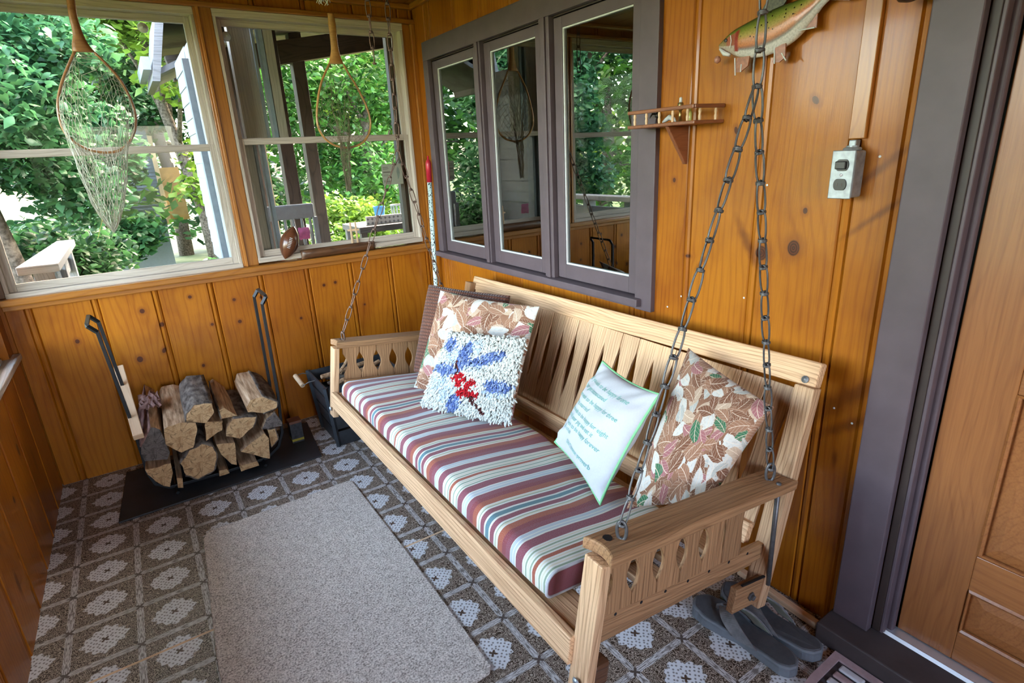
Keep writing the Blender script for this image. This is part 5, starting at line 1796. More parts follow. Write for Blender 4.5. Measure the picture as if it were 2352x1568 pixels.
# small ornaments on the shelf
fg = thing('bird_figurine', 'tiny black wire bird figurine on the railed shelf', 'figurine', (1.345, 1.240, 1.3612))
mb = MB().lathe([(0.002, 0.016), (0.007, 0.020), (0.008, 0.026), (0.005, 0.032), (0.001, 0.034)], 10)
build('body', mb, MT['blackp'], fg, smooth=True)
for s in (-1, 1):
    build('leg', MB().tube([(0, 0.004 * s, 0.018), (0, 0.007 * s, 0.006), (0, 0.008 * s, 0.0)], 0.0012, 5), MT['blackp'], fg)
build('wing', MB().tube([(0, 0.004, 0.028), (0, 0.020, 0.030), (0, 0.030, 0.018)], [0.004, 0.003, 0.001], 6), MT['blackp'], fg)
fg = thing('candle_holder', 'small brass candle cup with a thin candle on the railed shelf', 'candle holder', (1.350, 1.160, 1.3612))
build('brass_cup', MB().lathe([(0.012, 0), (0.012, 0.002), (0.004, 0.004), (0.004, 0.030), (0.008, 0.034), (0.008, 0.050), (0.006, 0.052)], 14), simple('brass', (0.45, 0.36, 0.16), 0.3, 0.9), fg, smooth=True)
build('candle', MB().lathe([(0.0045, 0.050), (0.0045, 0.064), (0.001, 0.066)], 10), MT['bead'], fg, smooth=True)
fg = thing('bone_figurine', 'small curled white bone ornament on the railed shelf', 'figurine', (1.352, 1.205, 1.3612))
build('curl', MB().tube([(0.0, 0.02, 0.004), (0.0, 0.008, 0.010), (0, -0.005, 0.016), (0, -0.02, 0.010), (0, -0.028, 0.003)], [0.003, 0.006, 0.008, 0.006, 0.002], 8), MT['bead'], fg, smooth=True)
fg = thing('glass_vial', 'small yellow glass vial standing on the railed shelf', 'bottle', (1.350, 1.125, 1.3612))
build('vial', MB().lathe([(0.005, 0), (0.0055, 0.002), (0.0055, 0.024), (0.003, 0.028), (0.003, 0.034)], 12), simple('yellow_glass', (0.42, 0.42, 0.12), 0.1), fg, smooth=True)

# ------------------------------------------------------------------ mounted trout
ft = thing('mounted_trout', 'painted wooden trout mounted on the pine wall', 'fish', (1.372, 0.92, 1.55))
NX, NA = 60, 56
vs, cols = [], []
SP = [Vector((0, 1.062, 1.540)), Vector((0, 1.02, 1.541)), Vector((0, 0.97, 1.5405)), Vector((0, 0.92, 1.545)), Vector((0, 0.87, 1.558)), Vector((0, 0.83, 1.577)), Vector((0, 0.805, 1.592)), Vector((0, 0.785, 1.604))]
HT = [0.004, 0.028, 0.042, 0.048, 0.044, 0.030, 0.020, 0.018]


def spl(arr, f):
    g = f * (len(arr) - 1)
    i = min(int(g), len(arr) - 2)
    u = g - i
    p0, p1, p2, p3 = arr[max(i - 1, 0)], arr[i], arr[i + 1], arr[min(i + 2, len(arr) - 1)]
    return 0.5 * ((2 * p1) + (p2 - p0) * u + (2 * p0 - 5 * p1 + 4 * p2 - p3) * u * u + (3 * p1 - p0 - 3 * p2 + p3) * u * u * u)


def fishcol(f, k):
    """colour from head to tail (f) and from back (k=1) to belly (k=-1)"""
    st = [(-1.0, (0.72, 0.72, 0.70)), (-0.62, (0.66, 0.64, 0.62)), (-0.50, (0.13, 0.10, 0.11)), (-0.36, (0.52, 0.17, 0.07)), (-0.05, (0.56, 0.22, 0.09)), (0.20, (0.42, 0.33, 0.10)), (0.55, (0.19, 0.23, 0.035)), (0.85, (0.06, 0.10, 0.02)), (1.01, (0.02, 0.03, 0.01))]
    for (a, ca), (b, cb) in zip(st[:-1], st[1:]):
        if a <= k <= b:
            t_ = (k - a) / (b - a)
            c = [ca[i] + (cb[i] - ca[i]) * t_ for i in range(3)]
            break
    if f < 0.20 and k < 0.55:
        c = [0.50, 0.42, 0.36] if k < -0.25 else [0.40, 0.13, 0.08] if f > 0.10 else [0.30, 0.22, 0.10]
    if 0.195 < f < 0.225 and abs(k) < 0.7:
        c = [0.30, 0.04, 0.03]
    if f > 0.8:
        c = [c[0] * 0.85 + 0.03, c[1] * 0.9 + 0.03, c[2]]
    return c


for i in range(NX + 1):
    f = i / NX
    c = spl(SP, f)
    tn = (spl(SP, min(1, f + 0.01)) - spl(SP, max(0, f - 0.01))).normalized()
    upv = Vector((0, tn.z, -tn.y))
    if upv.z < 0:
        upv = -upv
    h = spl(HT, f)
    for j in range(NA):
        a = 2 * PI * j / NA
        k = math.sin(a)
        p = c + upv * h * k + Vector((-math.cos(a) * min(0.021, h * 0.55), 0, 0))
        vs.append(p + Vector((0, 0, 0)))
        cc = fishcol(f, k)
        cols.append((*cc, 1.0 if f > 0.24 and k > -0.05 else 0.0))
mb = MB()
fs = [(i * NA + j, i * NA + (j + 1) % NA, (i + 1) * NA + (j + 1) % NA, (i + 1) * NA + j) for i in range(NX) for j in range(NA)]
fs += [tuple(range(NA)), tuple(range(NX * NA, NX * NA + NA))]
mb.add([Vector((v.x + 1.376, v.y, v.z)) - ft.location for v in vs], fs)
mb.col = cols
build('body', mb, MT['fishskin'], ft, smooth=True, fix=True)
MT['fin_r'] = simple('reddish_fin', (0.30, 0.105, 0.05), 0.3, var=0.3, scale=120)
MT['fin_d'] = simple('dark_green_fin', (0.05, 0.055, 0.022), 0.35, var=0.5, scale=200)


def fin(name, pts, mat, x_=1.374, th_=0.004):
    mb = MB().prism([(a - ft.location.y, b - ft.location.z) for a, b in pts], 0, th_, M=Matrix(((0, 0, 1, x_ - ft.location.x), (1, 0, 0, 0), (0, 1, 0, 0), (0, 0, 0, 1))))
    return build(name, mb, mat, ft, fix=True)


fin('dorsal_fin', [(0.955, 1.586), (0.925, 1.625), (0.890, 1.618), (0.882, 1.606), (0.895, 1.592)], MT['fin_d'])
fin('tail_fin', [(0.792, 1.622), (0.735, 1.640), (0.752, 1.605), (0.735, 1.575), (0.790, 1.588)], MT['fin_r'])
fin('anal_fin', [(0.842, 1.553), (0.815, 1.580), (0.803, 1.565), (0.802, 1.536), (0.835, 1.536)], MT['fin_r'])
fin('pelvic_fin', [(0.893, 1.512), (0.898, 1.478), (0.880, 1.476), (0.866, 1.485), (0.868, 1.515)], MT['fin_r'], 1.365)
fin('pectoral_fin', [(0.998, 1.503), (1.004, 1.470), (0.985, 1.468), (0.965, 1.480), (0.962, 1.502)], MT['fin_r'], 1.365)
for a, b in (((0.838, 1.536), (0.800, 1.535)), ((0.896, 1.512), (0.891, 1.474)), ((0.876, 1.495), (0.862, 1.477)), ((1.004, 1.503), (0.998, 1.462)), ((0.984, 1.486), (0.983, 1.468))):
    build('fin_ray', MB().tube([Vector((1.365, *a)) - ft.location, Vector((1.363, *b)) - ft.location], 0.0016, 6), MT['bead'], ft)
build('eye', MB().lathe([(0.0045, 0), (0.004, 0.002), (0.001, 0.003)], 12), MT['blackp'], ft, Matrix.Translation(local(ft, (1.3625, 1.033, 1.548))) @ Matrix.Rotation(-PI / 2, 4, 'Y'))
build('jaw', MB().tube([Vector(p) - ft.location for p in ((1.366, 1.052, 1.532), (1.362, 1.034, 1.518), (1.362, 1.018, 1.512))], [0.003, 0.006, 0.004], 8), MT['bead'], ft, smooth=True)
build('gill_plate', MB().tube([Vector(p) - ft.location for p in ((1.3545, 1.014, 1.556), (1.3535, 1.010, 1.543), (1.356, 1.014, 1.528))], 0.0012, 6), MT['bead'], ft)
build('lure', MB().lathe([(0.002, 0), (0.008, 0.004), (0.009, 0.010), (0.005, 0.016), (0.001, 0.018)], 12), simple('pink_lure', (0.42, 0.20, 0.15), 0.4), ft, Matrix.Translation(local(ft, (1.364, 1.056, 1.498))), smooth=True)

# ------------------------------------------------------------------ outlet box
ob = thing('outlet_box', 'galvanised surface-mount outlet box with two black sockets', 'outlet', (XR, 0.690, 1.168))
abox('steel_box', 1.352, 1.3998, 0.668, 0.716, 1.168, 1.270, MT['zinc'], ob, 0.005)
abox('cover_plate', 1.3485, 1.352, 0.6665, 0.7175, 1.1665, 1.2715, MT['zinc'], ob, 0.003)
for zc in (1.240, 1.198):
    s_ = build('socket', MB().prism([(0.013 * math.cos(a) * (1 if abs(math.cos(a)) < 0.8 else 1.08), max(-0.0125, min(0.0125, 0.0165 * math.sin(a)))) for a in [2 * PI * k / 24 for k in range(24)]], 0, 0.003), MT['blackp'], ob,
               Matrix.Translation(local(ob, (1.3485, 0.692, zc))) @ Matrix.Rotation(-PI / 2, 4, 'Y') @ Matrix.Rotation(PI / 2, 4, 'Z'), fix=True)
    for d in (-0.005, 0.005):
        p_ = abox('slot', -0.0009, 0.0009, -0.0035, 0.0035, 0.0022, 0.0034, simple('slot_brown', (0.10, 0.07, 0.06), 0.4), None)
        p_.parent = s_
        p_.matrix_local = Matrix.Translation((d, 0, 0.0028)) @ Matrix.Rotation(PI / 2, 4, 'Z')
plug = build('night_light', MB().box(-0.0135, 0.0105, -0.0085, 0.0085, 0.003, 0.008), MT['blackp'], ob, Matrix.Translation(local(ob, (1.3485, 0.695, 1.240))) @ Matrix.Rotation(-PI / 2, 4, 'Y') @ Matrix.Rotation(PI / 2, 4, 'Z'), bev=0.002)
build('cover_screw', MB().lathe([(0.0035, 0), (0.0035, 0.001), (0.001, 0.002)], 10), MT['alu'], ob, Matrix.Translation(local(ob, (1.3485, 0.692, 1.219))) @ Matrix.Rotation(-PI / 2, 4, 'Y'))
build('locknut', MB().lathe([(0.018, 0), (0.019, 0.003), (0.017, 0.006), (0.013, 0.007), (0.013, 0.010)], 16), MT['zinc'], ob, Matrix.Translation(local(ob, (1.378, 0.690, 1.2705))))
build('cable_clamp', MB().box(-0.010, 0.010, -0.008, 0.008, 0.008, 0.022), MT['zinc'], ob, Matrix.Translation(local(ob, (1.384, 0.690, 1.2705))), bev=0.002)
# surface conduit strip above the box
trim(1.388, 1.3995, 0.672, 0.708, 1.294, ZC - 0.03, 'pine_t', 0.002)
# underside of a wall lantern above
wl = thing('wall_lantern', 'black iron wall lantern above the outlet near the door casing', 'lantern', (1.345, 0.604, 1.548))
build('lantern_base', MB().lathe([(0.006, -0.006), (0.018, -0.003), (0.024, 0.004), (0.022, 0.012), (0.02, 0.02)], 20), MT['black'], wl, smooth=True)
build('lantern_glass', MB().lathe([(0.019, 0.02), (0.026, 0.12)], 8), simple('smoky_glass', (0.35, 0.32, 0.26), 0.1), wl)
build('lantern_cap', MB().lathe([(0.034, 0.12), (0.020, 0.15), (0.004, 0.165)], 20), MT['black'], wl, smooth=True)
build('lantern_arm', MB().tube([(0.0, 0, 0.15), (0.02, 0, 0.18), (0.0545, 0, 0.15)], 0.005, 8), MT['black'], wl)

# nail heads in the boards
for y_, z_, lab in ((0.905, 1.190, 'pale nail head in the pine board between the chain and the outlet box'), (0.640, 1.255, 'pale nail head in the pine board between the outlet box and the door casing'),
                    (0.945, 0.880, 'pale nail head in the pine wall right behind the hanging chain'), (1.222, 0.800, 'pale nail head in the pine wall just off the window casing corner'),
                    (1.168, 0.845, 'pale nail head in the pine wall beside a board joint above the swing back'), (0.660, 0.640, 'pale nail head in the pine wall beyond the swing rail end'), (0.612, 0.615, 'pale nail head in the pine wall close to the door casing')):
    tag(build('nail_head', MB().lathe([(0.003, 0), (0.003, 0.0008), (0.001, 0.0015)], 8), MT['bead'], None, Matrix.Translation((XR + 0.0001, y_, z_)) @ Matrix.Rotation(-PI / 2, 4, 'Y')), lab, 'nail', 'nail heads in the pine wall')

# ------------------------------------------------------------------ sandals
def sandal(label, toe, heel, flip):
    toe, heel = Vector(toe), Vector(heel)
    L = (heel - toe).length
    t_ = thing('flip_flop', label, 'sandal', tuple((toe + heel) / 2), 'grey flip-flops under the swing')
    ax = (toe - heel).normalized()
    M = Matrix((ax, Vector((-ax.y, ax.x, 0)), Vector((0, 0, 1)))).transposed().to_4x4()

    def half(f):
        # half width from heel (f=0) to toe (f=1)
        pts = [(0, 0.004), (0.04, 0.026), (0.12, 0.036), (0.30, 0.037), (0.48, 0.035), (0.65, 0.046), (0.80, 0.050), (0.92, 0.040), (0.98, 0.020), (1.0, 0.004)]
        for (a, b), (c, d) in zip(pts[:-1], pts[1:]):
            if f <= c:
                u = (f - a) / (c - a)
                u = u * u * (3 - 2 * u) if 0.1 < f < 0.9 else math.sin(u * PI / 2) if f < 0.5 else 1 - math.cos((1 - 0) * u * PI / 2)
                return b + (d - b) * u
        return 0.004
    N = 40
    ys = [k / N for k in range(N + 1)]

    def loop(inset, z_, lift=0.0):
        r_ = []
        for f in ys:
            r_.append(((f - 0.5) * (L - 2 * inset), -(max(0.002, half(f) - inset)) + flip * 0.010 * math.sin(f * PI), z_ + lift * (0.014 * max(0, f - 0.55) ** 1.5 * 3 + 0.008 * max(0, 0.35 - f) * 2)))
        for f in reversed(ys):
            r_.append(((f - 0.5) * (L - 2 * inset), (max(0.002, half(f) - inset)) + flip * 0.010 * math.sin(f * PI), z_ + lift * (0.014 * max(0, f - 0.55) ** 1.5 * 3 + 0.008 * max(0, 0.35 - f) * 2)))
        return r_

    def stack(loops):
        mb = MB()
        n = len(loops[0])
        vs = [p for l in loops for p in l]
        fs = [tuple(reversed(range(n))), tuple(range((len(loops) - 1) * n, len(loops) * n))]
        for i in range(len(loops) - 1):
            for k in range(n):
                l = (k + 1) % n
                fs.append((i * n + k, i * n + l, (i + 1) * n + l, (i + 1) * n + k))
        mb.add(vs, fs)
        return mb
    build('sole', stack([loop(0.003, 0.001), loop(0.0, 0.006), loop(0.001, 0.020, 1), loop(0.0, 0.027, 1), loop(0.003, 0.031, 1)]), MT['sole'], t_, M, smooth=False, fix=True, bev=0.0015)
    build('footbed', stack([loop(0.006, 0.029, 1), loop(0.007, 0.0325, 1)]), MT['footbed'], t_, M, fix=True)
    # Y-shaped strap
    tp = Vector((0.26 * L, flip * 0.012, 0.034))
    build('toe_post', MB().tube([tp + Vector((0.008, 0, -0.004)), tp + Vector((0.006, 0, 0.016)), tp + Vector((-0.010, 0, 0.030))], 0.0045, 8), MT['strap'], t_, M, smooth=True)
    for s in (-1, 1):
        yo = flip * 0.008

        def bez(a_, b_, c_, f):
            return a_ * (1 - f) ** 2 + b_ * 2 * f * (1 - f) + c_ * f * f
        inn = (Vector((0.13 * L, s * 0.004 + yo, 0.078)), Vector((0.02 * L, s * 0.042 + yo, 0.080)), Vector((-0.20 * L, s * 0.0385 + yo, 0.030)))
        outr = (Vector((0.245 * L, s * 0.003 + yo, 0.058)), Vector((0.16 * L, s * 0.052 + yo, 0.056)), Vector((-0.02 * L, s * 0.0430 + yo, 0.026)))
        vs, fs = [], []
        n = 16
        for i in range(n + 1):
            f = i / n
            a_, b_ = bez(*inn, f), bez(*outr, f)
            nr = Vector((0.2, s, 0.9 - 0.5 * f)).normalized() * 0.0017
            for p in (a_ - nr, b_ - nr, b_ + nr, a_ + nr):
                vs.append(p)
        for i in range(n):
            for k in range(4):
                l = (k + 1) % 4
                fs.append((i * 4 + k, i * 4 + l, (i + 1) * 4 + l, (i + 1) * 4 + k))
        fs += [(0, 1, 2, 3), (n * 4 + 3, n * 4 + 2, n * 4 + 1, n * 4)]
        mb = MB()
        mb.add(vs, fs)
        build('strap', mb, MT['strap'], t_, M, smooth=False, fix=True)
        # worn sage lining on the inside of the strap
        vs = []
        for i in range(n + 1):
            f = 0.12 + 0.84 * i / n
            a_, b_ = bez(*inn, f), bez(*outr, f)
            nr = Vector((0.2, s, 0.9 - 0.5 * f)).normalized() * 0.0024
            vs += [a_.lerp(b_, 0.06) - nr, a_.lerp(b_, 0.90) - nr, a_.lerp(b_, 0.90) - nr * 0.6, a_.lerp(b_, 0.06) - nr * 0.6]
        mb = MB()
        mb.add(vs, fs)
        build('strap_lining', mb, MT['strap_in'], t_, M, fix=True)
    return t_


MT['sole'] = simple('grey_rubber_sole', (0.150, 0.172, 0.195), 0.55, var=0.1)
MT['footbed'] = simple('dark_grey_footbed', (0.072, 0.083, 0.095), 0.7, var=0.15, scale=60)
MT['strap'] = simple('grey_leather_strap', (0.17, 0.175, 0.185), 0.55, var=0.25, scale=70, bump=0.15)
MT['strap_in'] = simple('sage_worn_lining', (0.34, 0.38, 0.31), 0.75, var=0.15, scale=50)
sandal('grey flip-flop under the swing, the one nearer the rug', (1.142, 0.850, 0.001), (1.160, 0.545, 0.001), -1)
sandal('grey flip-flop under the swing, the one nearer the wall', (1.256, 0.836, 0.001), (1.254, 0.534, 0.001), 1)

# strip of wood along the foot of the wall
bar('wood_strip', (1.368, 0.86, 0.011), (1.352, 0.598, 0.011), 0.022, 0.020, (1, 0, 0), MT['light'])
tag(bpy.data.objects['wood_strip'], 'thin bare wood strip lying along the wall behind the flip-flops', 'wood strip')

# ------------------------------------------------------------------ door mat of brick-like blocks
dm = thing('door_mat', 'half-round rubber door mat with pink and white brick blocks', 'mat', (1.16, 0.13, 0.001))
MT['mat_p'] = simple('dusty_pink_rubber', (0.40, 0.29, 0.30), 0.8, var=0.15, scale=40)
MT['mat_w'] = simple('pale_block', (0.58, 0.60, 0.64), 0.8, var=0.12, scale=40)
MT['mat_b'] = simple('dark_rubber', (0.045, 0.036, 0.042), 0.8)


def dshape(ins):
    x1 = 1.306 - ins
    yc, hh, ww = 0.13, 0.395 - ins, 0.43 - ins
    p = [(x1, yc - hh)]
    for k in range(25):
        a = -PI / 2 - PI * k / 24
        c, s = math.cos(a), math.sin(a)
        p.append((x1 - ww * abs(c) ** 0.62 * 1.0, yc + hh * math.copysign(abs(s) ** 0.62, s)))
    p.append((x1, yc + hh))
    return [(a - 1.16, b - 0.13) for a, b in p]


build('mat_base', MB().prism(dshape(0.004)[::-1], 0.0, 0.006), MT['mat_b'], dm, fix=True)
po_, pi_ = dshape(0.0), dshape(0.020)
n = len(po_)
mb = MB()
mb.add([(a, b, 0.0) for a, b in po_] + [(a, b, 0.0) for a, b in pi_] + [(a, b, 0.012) for a, b in po_] + [(a, b, 0.012) for a, b in pi_],
       [f_ for i in range(n) for f_ in ((2 * n + i, 2 * n + (i + 1) % n, 3 * n + (i + 1) % n, 3 * n + i), (i, (i + 1) % n, 2 * n + (i + 1) % n, 2 * n + i), (n + (i + 1) % n, n + i, 3 * n + i, 3 * n + (i + 1) % n), (i, n + i, n + (i + 1) % n, (i + 1) % n))])
build('mat_border', mb, MT['mat_p'], dm, fix=True)
k = 0
for row, (y1, y0) in enumerate(((0.492, 0.434), (0.388, 0.338), (0.318, 0.268), (0.180, 0.13))):
    for c in range(9):
        xa = 1.278 - c * 0.0285
        if row in (1, 2):
            xa = 1.276 - c * 0.044
        wdx = 0.021 if row not in (1, 2) else 0.036
        if xa - wdx < 1.306 - 0.43 + 0.06:
            continue
        abox('brick_block', xa - wdx, xa, y0, y1, 0.006, 0.014, MT['mat_w'] if k % 2 == 0 else MT['mat_p'], dm, 0.004)
        k += 1
abox('mat_band', 0.97, 1.288, 0.398, 0.424, 0.006, 0.013, MT['mat_p'], dm, 0.002)
abox('mat_band', 0.97, 1.288, 0.224, 0.250, 0.006, 0.013, MT['mat_p'], dm, 0.002)

# grey metal latch on the ledge at the edge of the view
o = thing('sill_latch', 'small grey metal latch lying on the low ledge', 'latch', (-0.565, 2.80, 0.6245))
build('latch_body', MB().box(-0.03, 0.035, -0.02, 0.02, 0, 0.018), MT['zinc'], o, bev=0.003)
build('latch_knob', MB().lathe([(0.008, 0.018), (0.010, 0.024), (0.008, 0.030), (0.002, 0.032)], 12), MT['zinc'], o, smooth=True)

# ------------------------------------------------------------------ outside
t = NT('lawn')
p = t.pos()
c = t.ramp(t.noise(p, 1.3, 5.0), [(0.35, (0.025, 0.045, 0.010)), (0.55, (0.07, 0.10, 0.022)), (0.72, (0.20, 0.19, 0.07))])
MT['lawn'] = t.pbr(c, 0.95)
struct(abox('ground', -40, 40, -30, 60, -0.75, -0.55, MT['lawn']))

# unseen house roof and upper wall, overhang shaped to block sun and high sky
mb = MB()
mb.prism([(-1.55, 2.00), (-0.45, 2.16), (4.6, 4.8), (4.6, 4.9), (-0.45, 2.28), (-1.55, 2.12)], YF - 0.4, 3.05, M=Matrix(((1, 0, 0, 0), (0, 0, 1, 0), (0, 1, 0, 0), (0, 0, 0, 1))))
mb.box(1.51, 4.5, -1.3, 2.95, 2.4, 3.2)
struct(build('roof', mb, MT['bark_post'], fix=True))


def leaf_mat(name, a, b, tr=0.45):
    t = NT(name)
    g = t.n('ShaderNodeNewGeometry')
    c = t.ramp(g.outputs['Random Per Island'], [(0.0, a), (0.6, b), (1.0, tuple(min(1, q * 1.5) for q in b))])
    d = t.n('ShaderNodeBsdfPrincipled', {'Base Color': c, 'Roughness': 0.45, 'Specular IOR Level': 0.4}).outputs[0]
    tl = t.n('ShaderNodeBsdfTranslucent', {'Color': c}).outputs[0]
    mx = t.n('ShaderNodeMixShader', {0: tr, 1: d, 2: tl}).outputs[0]
    t.t.links.new(mx, t.out.inputs['Surface'])
    return t.mat


LM = [leaf_mat('maple_leaves', (0.016, 0.070, 0.016), (0.060, 0.165, 0.028)), leaf_mat('bluish_leaves', (0.014, 0.062, 0.028), (0.050, 0.150, 0.060)), leaf_mat('yellow_green_leaves', (0.045, 0.10, 0.010), (0.15, 0.25, 0.03)), leaf_mat('dark_leaves', (0.010, 0.038, 0.014), (0.032, 0.092, 0.030))]
MT['trunk'] = bark_mat('grey_bark', (0.05, 0.04, 0.032), (0.17, 0.14, 0.12))


def tree(label, base, clumps, nleaf, size, lm, trunk=True, group=None, name='tree', trunk_r=0.09, fine=False):
    """clumps: (x, y, z, radius) of leaf masses, world space"""
    rr = random.Random(hash(label) % 1000 + len(clumps)) if False else random.Random(int(abs(base[0] * 37 + base[1] * 91)) + nleaf)
    th = thing(name, label, 'tree', base, group)
    B0 = Vector(base)
    mb = MB()
    vol = [c[3] ** 2 for c in clumps]
    tot = sum(vol)
    for cl, v_ in zip(clumps, vol):
        C, rad = Vector(cl[:3]), cl[3]
        for _ in range(int(nleaf * v_ / tot)):
            d = Vector((rr.gauss(0, 1), rr.gauss(0, 1), rr.gauss(0, 1))).normalized() * rad * (rr.random() ** 0.45)
            d.z *= 0.75
            p = C + d - B0
            s = size * rr.uniform(0.6, 1.35)
            n_ = Vector((rr.gauss(0, 0.7), rr.gauss(0, 0.7), 1)).normalized()
            a = Vector((rr.gauss(0, 1), rr.gauss(0, 1), rr.gauss(-0.4, 0.5))).normalized()
            a = (a - n_ * a.dot(n_)).normalized()
            b = n_.cross(a)
            if fine:
                ov = ((-0.30, 0.20, 0.0), (-0.05, 0.33, -0.05), (0.22, 0.22, -0.06))
                q_ = [p - a * s * 0.5, p + a * s * 0.62 - n_ * s * 0.16, p - a * s * 0.15 + n_ * s * 0.05, p + a * s * 0.2 + n_ * s * 0.02]
                q_ += [p + a * s * e[0] + b * s * e[1] + n_ * s * e[2] for e in ov] + [p + a * s * e[0] - b * s * e[1] + n_ * s * e[2] for e in ov]
                mb.add(q_, [(0, 2, 4), (4, 2, 5), (5, 2, 3), (5, 3, 6), (6, 3, 1), (0, 7, 2), (7, 8, 2), (8, 3, 2), (8, 9, 3), (9, 1, 3)])
                continue
            mb.add([p - a * s * 0.5, p - a * s * 0.08 + b * s * 0.36 - n_ * s * 0.05, p + a * s * 0.55 - n_ * s * 0.10, p - a * s * 0.08 - b * s * 0.36 - n_ * s * 0.05, p + n_ * s * 0.04],
                   [(0, 1, 4), (1, 2, 4), (2, 3, 4), (3, 0, 4)])
    cr_ = build('crown', mb, lm, th, smooth=True)
    if trunk:
        top = Vector(clumps[0][:3])
        pts = [B0, B0.lerp(top, 0.35) + Vector((0.06, 0.02, 0)), B0.lerp(top, 0.7) + Vector((-0.05, 0, 0)), top]
        m2 = MB().tube([q - B0 for q in pts], [trunk_r, trunk_r * 0.85, trunk_r * 0.7, trunk_r * 0.35], 9)
        for cl in clumps[1:6]:
            a = B0.lerp(top, rr.uniform(0.5, 0.85))
            b = Vector(cl[:3])
            m2.tube([a - B0, a.lerp(b, 0.5) + Vector((0, 0, 0.08)) - B0, b - B0], [trunk_r * 0.4, trunk_r * 0.28, trunk_r * 0.12], 6)
        build('trunk', m2, MT['trunk'], th, smooth=True)
    return th


def clumps_at(x0, x1, y0, y1, z0, z1, n, r0, r1, seed):
    rr = random.Random(seed)
    return [(rr.uniform(x0, x1), rr.uniform(y0, y1), rr.uniform(z0, z1), rr.uniform(r0, r1)) for _ in range(n)]


tree('bluish green maple close outside the window by the dark net', (-0.75, 4.9, -0.55), [(-0.65, 4.7, 1.9, 0.55)] + clumps_at(-1.5, -0.25, 4.3, 5.2, 1.0, 2.6, 14, 0.28, 0.46, 1) + clumps_at(-0.2, 0.35, 4.5, 5.2, 1.95, 2.7, 5, 0.26, 0.36, 44), 20000, 0.062, LM[1], True, fine=True)
tree('tall overhanging maple added to shade the window with the dark net', (-1.9, 6.4, -0.55), [(-1.2, 6.0, 4.0, 1.0)] + clumps_at(-3.2, 1.8, 5.0, 7.2, 3.0, 6.2, 22, 0.8, 1.2, 21), 9000, 0.14, LM[0], True, trunk_r=0.12)  # canopy put overhead to block sky light through the back windows
tree('leafy sapling low outside the window above the grey railing', (-0.2, 5.6, -0.55), [(-0.45, 5.6, 0.7, 0.45)] + clumps_at(-1.1, -0.35, 5.2, 6.2, 0.0, 0.95, 8, 0.26, 0.42, 2) + clumps_at(-0.3, 0.85, 5.3, 6.2, -0.1, 0.35, 9, 0.22, 0.34, 45), 12000, 0.062, LM[3], True, fine=True)
tree('bright green tree behind the house corner', (0.9, 9.0, -0.55), [(0.6, 8.8, 3.2, 0.8)] + clumps_at(-0.2, 1.6, 8.2, 9.6, 2.5, 4.4, 14, 0.45, 0.75, 3) + clumps_at(0.85, 1.6, 8.6, 9.4, 0.6, 2.0, 6, 0.25, 0.4, 46), 8000, 0.12, LM[2], True)
tree('rounded tree rising over the siding house roof', (0.9, 15.0, -0.55), [(0.9, 15.0, 3.6, 1.0)] + clumps_at(-1.2, 2.2, 14.6, 15.6, 2.6, 6.5, 14, 0.8, 1.2, 51), 7000, 0.18, LM[0], True, trunk_r=0.16)
tree('leafy branch tree in front of the siding house', (-0.75, 10.6, -0.55), [(-0.6, 10.5, 1.2, 0.5)] + clumps_at(-1.3, 0.05, 10.2, 11.2, 0.0, 2.2, 12, 0.35, 0.55, 52), 6000, 0.12, LM[1], True)
tree('dark leafy tree beside the plywood door', (1.6, 11.2, -0.55), [(1.5, 11.2, 1.6, 0.5)] + clumps_at(1.12, 2.2, 10.8, 11.8, 0.2, 2.4, 12, 0.3, 0.5, 53) + clumps_at(0.3, 1.6, 11.0, 11.8, 2.2, 3.2, 9, 0.35, 0.5, 54), 8000, 0.11, LM[3], True)
tree('tall green tree far behind the maple', (-2.0, 12.0, -0.55), [(-2.0, 12.0, 3.0, 1.4)] + clumps_at(-4.2, 0.2, 11, 13.5, 0.4, 6.0, 18, 0.9, 1.5, 4), 9000, 0.19, LM[0], True, trunk_r=0.2)
tree('dark green tree beyond the yard behind the siding house', (1.8, 16.0, -0.55), [(1.8, 16.0, 3.5, 1.6)] + clumps_at(-1.0, 4.5, 15, 17, 0.5, 7.5, 18, 1.1, 1.9, 5), 8000, 0.24, LM[3], True, trunk_r=0.2)
tree('sunlit green tree past the side porch posts', (3.2, 8.6, -0.55), [(3.2, 8.6, 2.2, 0.8)] + clumps_at(2.2, 4.4, 7.8, 9.4, 0.5, 3.6, 18, 0.5, 0.85, 6), 15000, 0.085, LM[0], True, fine=True)
tree('yellow green shrub below the side porch opening', (2.6, 7.4, -0.55), [(2.6, 7.4, 0.4, 0.5)] + clumps_at(1.9, 3.4, 7.0, 7.8, -0.1, 1.1, 10, 0.3, 0.5, 7), 7000, 0.07, LM[2], False, name='shrub', fine=True)
tree('wide green tree far past the side porch', (6.5, 14.0, -0.55), [(6.5, 14.0, 3.2, 1.6)] + clumps_at(3.5, 9.5, 12.8, 15.4, 0.3, 7.0, 22, 1.1, 1.9, 8), 9000, 0.22, LM[0], True, trunk_r=0.2)
tree('slim maple beyond the side porch railing', (4.9, 10.5, -0.55), [(4.9, 10.5, 2.6, 0.9)] + clumps_at(3.8, 6.0, 9.8, 11.2, 0.2, 4.5, 14, 0.6, 1.0, 9), 8000, 0.13, LM[2], True)
tree('broad maple beyond the railing out past the near maple', (-4.2, 7.6, -0.55), [(-4.2, 7.6, 2.2, 1.0)] + clumps_at(-6.4, -2.6, 6.6, 8.6, 0.3, 4.2, 20, 0.7, 1.15, 12), 9000, 0.15, LM[0], True, trunk_r=0.14)
